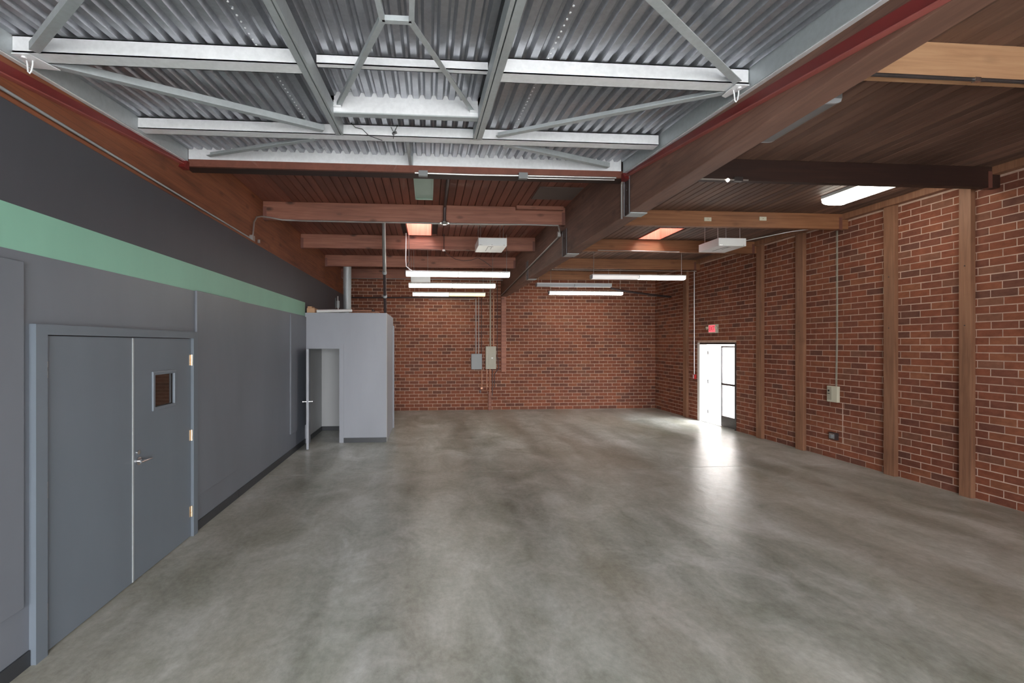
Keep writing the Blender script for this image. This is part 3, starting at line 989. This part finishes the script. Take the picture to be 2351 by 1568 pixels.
# galvanized flue behind the room
t = thing('flue_pipe', 'thick galvanized flue rising behind the gray room', 'flue', (-2.09, 12.2, 0))
MB().tube([(-2.09, 12.2, 0), (-2.09, 12.2, 3.55)], 0.098, 24).build('lower_section', M['galv_dull'], t, smooth=True)
MB().tube([(-2.09, 12.2, 3.50), (-2.09, 12.2, ZC)], 0.103, 24).build('upper_section', M['galv_dull'], t, smooth=True)
MB().tube([(-2.09, 12.2, 3.49), (-2.09, 12.2, 3.52)], 0.108, 24).build('collar', M['galv_dull'], t, smooth=True)
# pole from roof of room to ceiling
t = thing('vent_pole', 'slim two-tone pipe rising from the corner of the gray room to the ceiling', 'pipe', (-0.915, 9.93, BZ))
a, b = Vector((-0.915, 9.95, BZ + 0.025)), Vector((-0.82, 8.62, ZC))
MB().tube([a, a.lerp(b, 0.47)], 0.030, 14).build('lower_pipe', M['iron'], t, smooth=True)
MB().tube([a.lerp(b, 0.47), b], 0.036, 14).build('upper_pipe', M['conduit'], t, smooth=True)
for f_ in (0.20, 0.47):
    MB().tube([a.lerp(b, f_ - 0.012), a.lerp(b, f_ + 0.012)], 0.042, 14).build('coupling', M['galv_dull'], t, smooth=True)

# ================================================================ lamps
def lamp_profile(w, h):
    pr = [(-w / 2, 0.0)]
    for k in range(9):
        an = math.pi + math.pi * k / 8
        pr.append((w / 2 * 0.98 * (abs(math.cos(an)) ** 0.6) * (1 if math.cos(an) > 0 else -1), -h * (abs(math.sin(an)) ** 0.55)))
    pr.append((w / 2, 0.0))
    return pr


def hang_lamp(x0, x1, y, zb, mats, label, group, rods=True):
    """wrap-around fluorescent fixture hanging on two rods, two diffusers end to end"""
    h, w = 0.075, 0.19
    t = thing('fluorescent_lamp', label, 'lamp', ((x0 + x1) / 2, y, zb), group)
    MB().cbox(x0, x1, y - w / 2 - 0.004, y + w / 2 + 0.004, zb + h, zb + h + 0.028, 0.004).build('housing', M['white'], t)
    xm = (x0 + x1) / 2
    for (a, b, m_) in ((x0 + 0.012, xm - 0.008, mats[0]), (xm + 0.008, x1 - 0.012, mats[1])):
        MB().prism([(y + p, zb + h + q) for (p, q) in lamp_profile(w, h)], 'x', a, b).build('diffuser', M[m_], t, smooth=True)
    for a in (x0, x1 - 0.01):
        MB().prism([(y + p * 1.02, zb + h + q * 1.02) for (p, q) in lamp_profile(w, h)], 'x', a, a + 0.01).build('end_cap', M['lamp_off'], t)
    MB().prism([(y + p * 1.01, zb + h + q * 1.01) for (p, q) in lamp_profile(w, h)], 'x', xm - 0.008, xm + 0.008).build('joiner', M['panel_gray'], t)
    if rods:
        for a in (x0 + 0.06, x1 - 0.06):
            MB().tube([(a, y, zb + h + 0.028), (a, y, ZC)], 0.005, 6).build('hanger_rod', M['conduit'], t)
    return t


G = 'fluorescent lamps'
hang_lamp(-0.46, 1.66, 9.50, 3.425, ('lamp_cool', 'lamp'), 'nearest and longest of the three lit lamps in the middle bay', G)
hang_lamp(-0.48, 1.63, 11.35, 3.425, ('lamp_cool', 'lamp'), 'second of the three lit lamps in the middle bay', G)
hang_lamp(-0.46, 1.645, 13.5, 3.44, ('lamp', 'lamp_yellow'), 'farthest lamp in the middle bay with a yellowish right half', G)
hang_lamp(3.665, 5.85, 10.3, 3.52, ('lamp_dim', 'lamp_cool'), 'half-lit lamp hanging in the right bay below the skylight', G)
hang_lamp(3.45, 5.62, 13.2, 3.475, ('lamp_cool', 'lamp'), 'lit lamp close to the far wall in the right bay', G)
hang_lamp(2.92, 5.0, 12.5, 3.61, ('lamp_off', 'lamp_off'), 'unlit lamp above the far lit lamp in the right bay', G)


def ceiling_lamp(x0, x1, y0, y1, mat, house, label, drop=0.11, rim=0.0):
    """fixture screwed to the ceiling running lengthwise"""
    t = thing('ceiling_lamp', label, 'lamp', ((x0 + x1) / 2, (y0 + y1) / 2, ZC - drop), G)
    MB().cbox(x0 - 0.006 - rim, x1 + 0.006 + rim, y0, y1, ZC - 0.045, ZC, 0.004).build('housing', M[house], t)
    xm, w = (x0 + x1) / 2, x1 - x0
    MB().prism([(xm + p, ZC - 0.045 + q) for (p, q) in lamp_profile(w, drop - 0.045)], 'y', y0 + 0.02, y1 - 0.02).build('diffuser', M[mat], t, smooth=True)
    for a in (y0, y1 - 0.02):
        MB().prism([(xm + p * 1.02, ZC - 0.045 + q * 1.02) for (p, q) in lamp_profile(w, drop - 0.045)], 'y', a, a + 0.02).build('end_cap', M['lamp_off'] if mat != 'lamp' else M['lamp'], t)
    return t


ceiling_lamp(5.97, 6.37, 5.55, 6.68, 'lamp', 'white', 'bright ceiling lamp beside the brick wall at the upper right', 0.13)
ceiling_lamp(3.4, 3.7, 3.92, 4.75, 'panel_gray', 'panel_gray', 'unlit gray ceiling lamp half hidden by the laminated beam', 0.09)
# unlit pale green box fixture in the middle bay
t = thing('ceiling_fixture', 'unlit pale green box fixture on the planks behind the steel roof', 'lamp', (-0.06, 6.4, 4.19))
fx = MB().box(-0.195, -0.18, 5.6, 6.93, 4.185, ZC).box(0.05, 0.065, 5.6, 6.93, 4.185, ZC).box(-0.18, 0.05, 6.915, 6.93, 4.185, ZC).box(-0.18, 0.05, 5.6, 5.615, 4.185, ZC)
fx.build('housing', M['greenhouse'], t)
B(-0.18, 0.05, 5.615, 6.915, 4.20, 4.206).build('lens', M['greenhouse'], t)

# white boxes hanging under the ceiling
for (x0, x1, y0, lab) in ((0.89, 1.405, 8.3, 'white sheet-metal box hanging in the middle bay above the lamps'),
                          (5.19, 5.71, 8.0, 'white sheet-metal box hanging in the right bay beside the skylight')):
    t = thing('hanging_unit', lab, 'ceiling unit', ((x0 + x1) / 2, y0 + 0.3, 3.81), 'white hanging boxes')
    MB().cbox(x0, x1, y0, y0 + 0.62, 3.815, 3.958, 0.006).build('case', M['white'], t)
    MB().box(x0 + 0.18, x0 + 0.19, y0 + 0.08, y0 + 0.48, 3.811, 3.815).box(x0 + 0.19, x0 + 0.28, y0 + 0.08, y0 + 0.095, 3.811, 3.815).box(x0 + 0.25, x0 + 0.26, y0 + 0.095, y0 + 0.3, 3.811, 3.815).build('bottom_louver', M['panel_gray'], t)
    for (a, b) in ((x0 + 0.03, y0), (x0 + 0.06, y0), (x0 + 0.24, y0), (x1 - 0.05, y0)):
        MB().tube([(a, b - 0.004, 3.83), (a, b, 3.83)], 0.006, 6).build('screw', M['chrome'], t)
    for a in (x0 + 0.05, x1 - 0.05):
        MB().tube([(a, y0 + 0.1, 3.958), (a, y0 + 0.1, ZC)], 0.005, 6).build('hanger_rod', M['conduit'], t)
        MB().tube([(a, y0 + 0.5, 3.958), (a, y0 + 0.5, ZC)], 0.005, 6).build('hanger_rod', M['conduit'], t)
# smaller white box seen between lamps
t = thing('hanging_unit', 'small white box between the nearest and second lit lamps', 'ceiling unit', (-0.25, 11.0, 3.5), 'white hanging boxes')
MB().cbox(-0.40, 0.04, 10.6, 10.9, 3.46, 3.60, 0.006).build('case', M['white'], t)
for a in (-0.34, -0.02):
    MB().tube([(a, 10.75, 3.60), (a, 10.75, ZC)], 0.005, 6).build('hanger_rod', M['conduit'], t)

# ================================================================ conduits and pipes
def run(name, label, pts, r, mat, cat='conduit', parts=(), group=None):
    t = thing(name, label, cat, pts[0], group)
    MB().tube(pts, r, 8).build('pipe', M[mat], t, smooth=True)
    for (pn, c, s, m_) in parts:
        MB().cbox(c[0] - s[0] / 2, c[0] + s[0] / 2, c[1] - s[1] / 2, c[1] + s[1] / 2, c[2] - s[2] / 2, c[2] + s[2] / 2, 0.003).build(pn, M[m_], t)
    return t


run('girder_conduit', 'thin conduit running low along the left girder', [(-2.585, 1.0, 3.61), (-2.585, 7.02, 3.59)], 0.011, 'galv_dull')
yb = 7.53
pts = [(-2.58, 7.06, 3.60), (-2.58, 7.12, 3.86)] + [(-2.57, 7.2, 3.955), (-2.54, 7.32, 4.00), (-2.46, 7.45, 4.02), (-2.3, yb, 4.005), (-2.0, yb, 3.998)]
x = -1.4
rng = random.Random(4)
while x < 2.1:
    pts.append((x, yb, 4.0 + rng.uniform(-0.006, 0.006)))
    x += 0.5
pts.append((2.13, yb, 4.0))
run('beam_conduit', 'bright bent conduit along the lower edge of the knotty crossbeam', pts, 0.012, 'conduit', 'conduit',
    [('junction_box', (-2.575, 7.03, 3.60), (0.05, 0.09, 0.08), 'conduit'), ('strap', (-2.585, 7.33, 3.62), (0.03, 0.03, 0.05), 'conduit')])
run('glulam_conduit', 'upper thin conduit sloping away along the laminated beam', [(2.14, 7.56, 3.99), (2.22, 7.75, 3.94), (2.235, 7.83, 3.905), (2.235, 14.2, 3.56)], 0.012, 'conduit', 'conduit',
    [('pull_box', (2.215, 7.8, 3.92), (0.05, 0.07, 0.09), 'conduit')])
run('glulam_conduit', 'lower thin conduit sloping away along the laminated beam', [(2.235, 7.8, 3.885), (2.235, 14.2, 3.53)], 0.009, 'iron')
run('drop_conduit', 'vertical conduit down the laminated beam from the red corner shoe', [(2.20, 5.15, 3.92), (2.225, 5.23, 3.90), (2.232, 5.25, 3.86), (2.232, 5.25, 3.50)], 0.011, 'conduit')
run('header_conduit', 'conduit with two boxes along the wooden header', [(-0.15, 5.14, 3.93), (0.5, 5.14, 3.925), (1.0, 5.14, 3.93), (2.12, 5.14, 3.935)], 0.010, 'conduit', 'conduit',
    [('junction_box', (-0.06, 5.135, 3.92), (0.10, 0.05, 0.06), 'panel_gray'), ('junction_box', (1.05, 5.135, 3.925), (0.10, 0.05, 0.065), 'panel_gray')])
run('header_conduit', 'second thinner conduit just below on the right of the header', [(1.1, 5.14, 3.905), (2.1, 5.14, 3.91)], 0.008, 'conduit')
t = thing('sprinkler_pipe', 'dark sprinkler pipe with a chrome head over the knotty crossbeam', 'pipe', (0.26, 7.4, 4.25))
MB().tube([(0.26, 5.37, 4.255), (0.26, 7.36, 4.255), (0.26, 7.42, 4.24), (0.255, 7.44, 4.19), (0.255, 7.44, 3.99)], 0.024, 10).build('pipe', M['iron'], t, smooth=True)
MB().tube([(0.255, 7.44, 3.995), (0.255, 7.44, 3.98)], 0.075, 18).tube([(0.255, 7.44, 3.98), (0.255, 7.44, 3.955)], [0.06, 0.03], 18).build('escutcheon', M['chrome'], t, smooth=True)
t = thing('sprinkler_pipe', 'thin dark drop pipe with a small white head in front of the second crossbeam', 'pipe', (0.31, 9.55, 3.96))
MB().tube([(0.315, 9.55, ZC), (0.31, 9.55, 3.98)], 0.008, 8).build('pipe', M['iron'], t)
MB().tube([(0.31, 9.55, 3.985), (0.31, 9.55, 3.955)], 0.032, 14).build('head', M['white'], t, smooth=True)
cab = [(0.32, 9.55, 3.955), (0.42, 9.5, 3.86), (0.55, 9.45, 3.77), (0.7, 9.4, 3.735), (0.86, 9.4, 3.75), (1.0, 9.4, 3.80), (1.15, 9.42, 3.72), (1.28, 9.45, 3.63)]
tag(MB().tube(cab, 0.006, 6).build('slack_cable', M['iron'], smooth=True), 'slack dark cable drooping from the small white head to the lamp', 'cable')
tag(MB().tube([(-0.455, 9.5, ZC), (-0.46, 9.48, 3.75), (-0.45, 9.47, 3.62), (-0.38, 9.47, 3.56), (-0.33, 9.48, 3.535)], 0.010, 6).build('lamp_cord', M['white'], smooth=True), 'white cord looping down to the left end of the nearest lamp', 'cord')
tag(MB().tube([(-0.40, 9.52, ZC), (-0.395, 9.52, 3.95), (-0.38, 9.52, 3.75), (-0.43, 9.5, 3.66), (-0.47, 9.48, 3.56), (-0.475, 9.46, 3.47), (-0.43, 9.45, 3.42)], 0.006, 6).build('lamp_cord', M['black'], smooth=True), 'thin black cord looping around the left end of the nearest lamp', 'cord')

# pipes across the bays near the far wall
run('cross_pipe', 'pale thin pipe crossing the middle bay before the far wall', [(XL, 14.02, 4.0), (GX0, 14.02, 3.99)], 0.012, 'conduit')
run('cross_pipe', 'dark thicker pipe low across the far wall behind the flue', [(XL, 14.38, 3.46), (1.45, 14.38, 3.50)], 0.022, 'iron', 'pipe')
run('cross_pipe', 'short pale conduit just under the dark pipe on the far wall', [(0.0, 14.40, 3.42), (1.42, 14.40, 3.44)], 0.010, 'conduit')
run('cross_pipe', 'pale thin conduit crossing the right bay below the crossbeams', [(GX1, 11.9, 3.99), (7.1, 11.9, 3.985)], 0.012, 'conduit')
run('cross_pipe', 'dark pipe sagging across the right bay to the brick wall', [(5.06, 12.62, 3.60), (5.5, 12.8, 3.55), (6.6, 13.2, 3.48), (7.2, 13.4, 3.46)], 0.03, 'iron', 'pipe')
run('cross_pipe', 'thin conduit passing behind the right white hanging box', [(3.6, 9.69, 4.05), (5.4, 9.69, 4.045)], 0.009, 'conduit')
run('cross_pipe', 'thin slanting conduit leaving the right white hanging box', [(5.722, 8.35, 3.95), (6.35, 7.75, 4.03), (6.6, 7.66, 4.05)], 0.009, 'conduit')
run('cross_pipe', 'pale conduit under the pale orange crossbeam', [(GX1, 3.17, 4.02), (5.2, 3.17, 4.01), (7.1, 3.17, 4.0)], 0.014, 'alu', 'conduit', [('coupling', (4.05, 3.165, 4.008), (0.05, 0.03, 0.032), 'chrome')])
t = run('cross_pipe', 'conduit stub with a small lit bulb under the shade-darkened crossbeam', [(GX1, 5.36, 4.03), (3.85, 5.36, 4.03)], 0.010, 'conduit', 'conduit', [('junction_box', (3.72, 5.36, 4.035), (0.10, 0.05, 0.05), 'alu')])
MB().tube([(3.585, 5.35, 4.04), (3.585, 5.35, 4.03), (3.585, 5.35, 4.015), (3.585, 5.35, 4.0)], [0.008, 0.018, 0.02, 0.008], 12).build('bulb', M['lamp'], t, smooth=True)
for (x, lab) in ((4.70, 'left'), (5.68, 'right')):
    t = thing('beam_plate', '%s small cream plate on the brown crossbeam' % lab, 'plate', (x, 7.545, 4.14), 'cream plates')
    MB().cbox(x - 0.062, x + 0.062, 7.535, 7.548, 4.125 + (x - 4.7) * 0.03, 4.19 + (x - 4.7) * 0.03, 0.003).build('plate', M['beige'], t)
    MB().tube([(x, 7.53, 4.157 + (x - 4.7) * 0.03), (x, 7.536, 4.157 + (x - 4.7) * 0.03)], 0.005, 6).build('screw', M['iron'], t)

# ================================================================ electrical gear on the far wall
yw = YF - 0.005
t = thing('electrical_panel', 'gray electrical box on the far brick wall', 'electrical box', (1.48, yw, 1.26), 'electrical panels')
MB().cbox(1.315, 1.65, yw - 0.12, yw, 1.265, 1.75, 0.006).build('case', M['panel_gray'], t)
MB().cbox(1.322, 1.643, yw - 0.128, yw - 0.12, 1.272, 1.743, 0.003).build('cover', M['panel_gray'], t)
t = thing('electrical_panel', 'taller tan electrical panel with a white latch on the far brick wall', 'electrical box', (1.93, yw, 1.27), 'electrical panels')
MB().cbox(1.765, 2.085, yw - 0.13, yw, 1.275, 1.98, 0.006).build('case', M['panel_tan'], t)
dr = MB().cbox(1.86, 2.03, yw - 0.138, yw - 0.13, 1.40, 1.80, 0.003).build('door', M['panel_tan'], t)
MB().cbox(1.93, 1.985, yw - 0.155, yw - 0.138, 1.60, 1.635, 0.004).build('latch', M['white'], dr)
MB().cbox(1.92, 1.99, yw - 0.134, yw - 0.13, 1.74, 1.755, 0.001).build('name_plate', M['white'], t)
yc = yw - 0.05
for k, (x, z0, z1, r, m_, lab) in enumerate((
        (1.465, 1.75, 3.47, 0.014, 'conduit', 'brightest conduit rising from the gray electrical box'),
        (1.55, 1.75, 3.50, 0.011, 'conduit', 'middle conduit rising from the gray electrical box'),
        (1.635, 1.75, 3.50, 0.010, 'iron', 'darker conduit rising from the gray electrical box'),
        (1.915, 1.98, ZC, 0.022, 'panel_tan', 'stained tan conduit rising from the tan electrical panel'),
        (2.015, 1.98, ZC, 0.020, 'copper', 'brown conduit beside the stained one above the tan panel'),
        (2.13, 1.40, ZC, 0.010, 'iron', 'thin dark conduit passing right of the tan panel'),
        (1.645, 0.70, 1.265, 0.014, 'copper', 'conduit dropping from the gray electrical box'),
        (1.80, 0.62, 1.275, 0.014, 'copper', 'left conduit dropping from the tan panel'),
        (1.90, 0.45, 1.275, 0.016, 'copper', 'middle conduit dropping from the tan panel'),
        (1.98, 0.45, 1.275, 0.012, 'iron', 'dark conduit dropping from the tan panel'))):
    run('wall_conduit', lab, [(x, yc, z0), (x, yc, z1)], r, m_, 'conduit', (), 'conduits on the far wall')
run('wall_conduit', 'short crosswise pipe with fittings below the panels', [(1.60, yc, 0.60), (1.86, yc, 0.60)], 0.020, 'copper', 'pipe', [('fitting', (1.64, yc, 0.68), (0.06, 0.05, 0.06), 'copper'), ('fitting', (1.60, yc, 0.58), (0.05, 0.05, 0.08), 'iron')], 'conduits on the far wall')
tag(MB().cbox(1.845, 1.94, YF - 0.11, YF - 0.004, 0.0, 0.56, 0.008).build('pipe_guard', M['beam']), 'reddish boxed pipe guard standing on the floor below the panels', 'pipe guard')
run('wall_conduit', 'dark bent conduit between the tan panel and the reddish post', [(2.085, yc, 1.62), (2.17, yc, 1.62), (2.18, yc, 1.30), (2.12, yc, 1.22), (2.05, yc, 1.12), (2.04, yc, 0.7)], 0.012, 'iron', 'conduit', (), 'conduits on the far wall')

# ================================================================ right wall: door, exit sign, devices
d2 = empty('door_2', (XR, 11.3, 0))
tag(d2, 'bright exterior doorway with a glazed leaf in the brick wall', None, None, 'structure')
YM = 11.13
fr = MB().box(XR - 0.012, XR + 0.20, D1 - 0.11, D1, 0, DZ)
fr.build('door_jamb', M['frame_white'], d2)
MB().box(XR - 0.012, XR + 0.12, D0, D0 + 0.05, 0, DZ).box(XR - 0.012, XR + 0.12, D0 + 0.05, D1 - 0.11, DZ - 0.05, DZ).build('door_frame', M['alu'], d2)
B(XR + 0.0, XR + 0.25, D0 + 0.05, D1 - 0.11, 0.0, 0.012).build('threshold', M['conduit'], d2)
# closed glazed leaf
lf = MB()
xa, xb = XR + 0.03, XR + 0.07
y0, y1 = D0 + 0.052, YM
lf.box(xa, xb, y0, y0 + 0.035, 0.015, 2.0).box(xa, xb, y1 - 0.032, y1, 0.015, 2.0).box(xa, xb, y0 + 0.035, y1 - 0.032, 0.015, 0.27)
lf.box(xa, xb, y0 + 0.035, y1 - 0.032, 1.035, 1.08).box(xa, xb, y0 + 0.035, y1 - 0.032, 1.97, 2.0)
lf = lf.build('door_leaf', M['alu'], d2)
B(xa + 0.016, xa + 0.024, y0 + 0.035, y1 - 0.032, 0.27, 1.035).build('glass_pane', M['glass'], lf)
B(xa + 0.016, xa + 0.024, y0 + 0.035, y1 - 0.032, 1.08, 1.97).build('glass_pane', M['glass'], lf)
# leaf swung open outwards, white, seen against the light
lo = MB().box(XR + 0.21, XR + 1.02, D1 - 0.155, D1 - 0.115, 0.02, 2.03).build('door_leaf', M['frame_white'], d2)
for z in (0.25, 1.05, 1.82):
    MB().tube([(XR + 0.205, D1 - 0.122, z - 0.05), (XR + 0.205, D1 - 0.122, z + 0.05)], 0.012, 8).box(XR + 0.205, XR + 0.235, D1 - 0.158, D1 - 0.155, z - 0.05, z + 0.05).build('hinge', M['panel_gray'], lo)
# handrail outside
t = thing('handrail', 'thin metal handrail outside the glazed door leaf', 'handrail', (8.9, 12.2, -0.21))
MB().tube([(8.9, 12.3, -0.21), (8.9, 12.3, 0.85)], 0.02, 8).build('post', M['panel_gray'], t)
MB().tube([(8.9, 13.2, 0.85), (8.9, 12.3, 0.85), (8.9, 11.6, 0.45), (8.9, 11.5, 0.44)], 0.02, 8).build('rail', M['panel_gray'], t)
MB().tube([(8.9, 13.2, -0.21), (8.9, 13.2, 0.85)], 0.02, 8).build('post', M['panel_gray'], t)

ex = thing('exit_sign', 'red glowing exit sign above the bright door', 'exit sign', (XR - 0.05, 11.33, 2.33))
EY0, EY1, EZ0, EZ1 = 11.17, 11.49, 2.33, 2.55
MB().cbox(XR - 0.075, XR - 0.004, EY0, EY1, EZ0, EZ1, 0.006).build('case', M['beige'], ex)
fc = B(XR - 0.079, XR - 0.075, EY0 + 0.03, EY1 - 0.02, EZ0 + 0.025, EZ1 - 0.02).build('face', M['exit_face'], ex)
cu = bpy.data.curves.new('exit_text', 'FONT')
cu.body = 'EXIT'
cu.size = 0.16
cu.align_x = 'CENTER'
cu.align_y = 'CENTER'
cu.extrude = 0.001
to = bpy.data.objects.new('tmp_text', cu)
COL.objects.link(to)
bpy.context.view_layer.update()
tm = bpy.data.meshes.new_from_object(to.evaluated_get(bpy.context.evaluated_depsgraph_get()))
bpy.data.objects.remove(to)
tm.materials.clear()
tm.materials.append(M['exit_text'])
tm.transform(Matrix.Translation((XR - 0.0805, (EY0 + EY1) / 2 + 0.005, (EZ0 + EZ1) / 2 + 0.002)) @ Matrix.Rotation(-R90, 4, 'Z') @ Matrix.Rotation(R90, 4, 'X') @ Matrix.Scale(0.72, 4, (1, 0, 0)))
lt = bpy.data.objects.new('lettering', tm)
COL.objects.link(lt)
lt.parent = fc
for (y, s) in ((EY1 + 0.05, 1), (EY0 - 0.01, -1)):
    MB().tube([(XR - 0.03, y - 0.045 * s, 2.47), (XR - 0.05, y, 2.475), (XR - 0.09, y + 0.01 * s, 2.46)], [0.012, 0.03, 0.042], 12).build('emergency_head', M['beige'], ex, smooth=True)

t = thing('fire_alarm_pull', 'red fire alarm box with conduit beside the bright door', 'alarm', (XR - 0.04, 12.2, 1.1))
MB().cbox(XR - 0.055, XR - 0.004, 12.14, 12.25, 1.10, 1.225, 0.006).build('case', M['red'], t)
MB().cbox(XR - 0.06, XR - 0.055, 12.175, 12.215, 1.115, 1.215, 0.002).build('front_strip', M['white'], t)
MB().tube([(XR - 0.03, 12.2, 1.225), (XR - 0.03, 12.2, 4.2)], 0.013, 8).build('conduit', M['conduit'], t, smooth=True)
t = thing('alarm_keypad', 'beige keypad box on the brick wall with a thin riser', 'keypad', (XR - 0.03, 7.82, 1.0))
MB().cbox(XR - 0.06, XR - 0.004, 7.715, 7.93, 1.015, 1.30, 0.008).build('case', M['beige'], t)
MB().cbox(XR - 0.064, XR - 0.06, 7.83, 7.92, 1.05, 1.285, 0.002).build('keypad_cover', M['panel_tan'], t)
MB().tube([(XR - 0.068, 7.885, 1.215), (XR - 0.064, 7.885, 1.215)], 0.018, 12).build('logo_dot', M['black'], t)
B(XR - 0.066, XR - 0.064, 7.86, 7.91, 1.155, 1.168).build('caption_bar', M['black'], t)
MB().tube([(XR - 0.02, 7.765, 1.30), (XR - 0.018, 7.75, 2.2), (XR - 0.018, 7.75, 4.2)], 0.006, 8).build('riser', M['panel_tan'], t)
MB().tube([(XR - 0.018, 7.79, 1.30), (XR - 0.016, 7.775, 2.2), (XR - 0.016, 7.775, 4.2)], 0.004, 8).build('riser', M['panel_tan'], t)
t = thing('wall_outlet', 'small dark outlet box low on the brick wall below the keypad', 'outlet', (XR - 0.03, 7.85, 0.4))
MB().cbox(XR - 0.05, XR - 0.004, 7.74, 7.90, 0.34, 0.47, 0.006).build('box', M['iron'], t)
MB().cbox(XR - 0.056, XR - 0.05, 7.78, 7.885, 0.36, 0.45, 0.003).build('cover', M['chrome'], t)
MB().cbox(XR - 0.085, XR - 0.056, 7.80, 7.86, 0.375, 0.435, 0.008).build('plug', M['panel_gray'], t)
tag(B(XR - 0.0075, XR - 0.003, 7.655, 7.668, 0.31, 1.02).build('control_joint', M['mortar']), 'narrow vertical mortar joint below the keypad', 'joint')
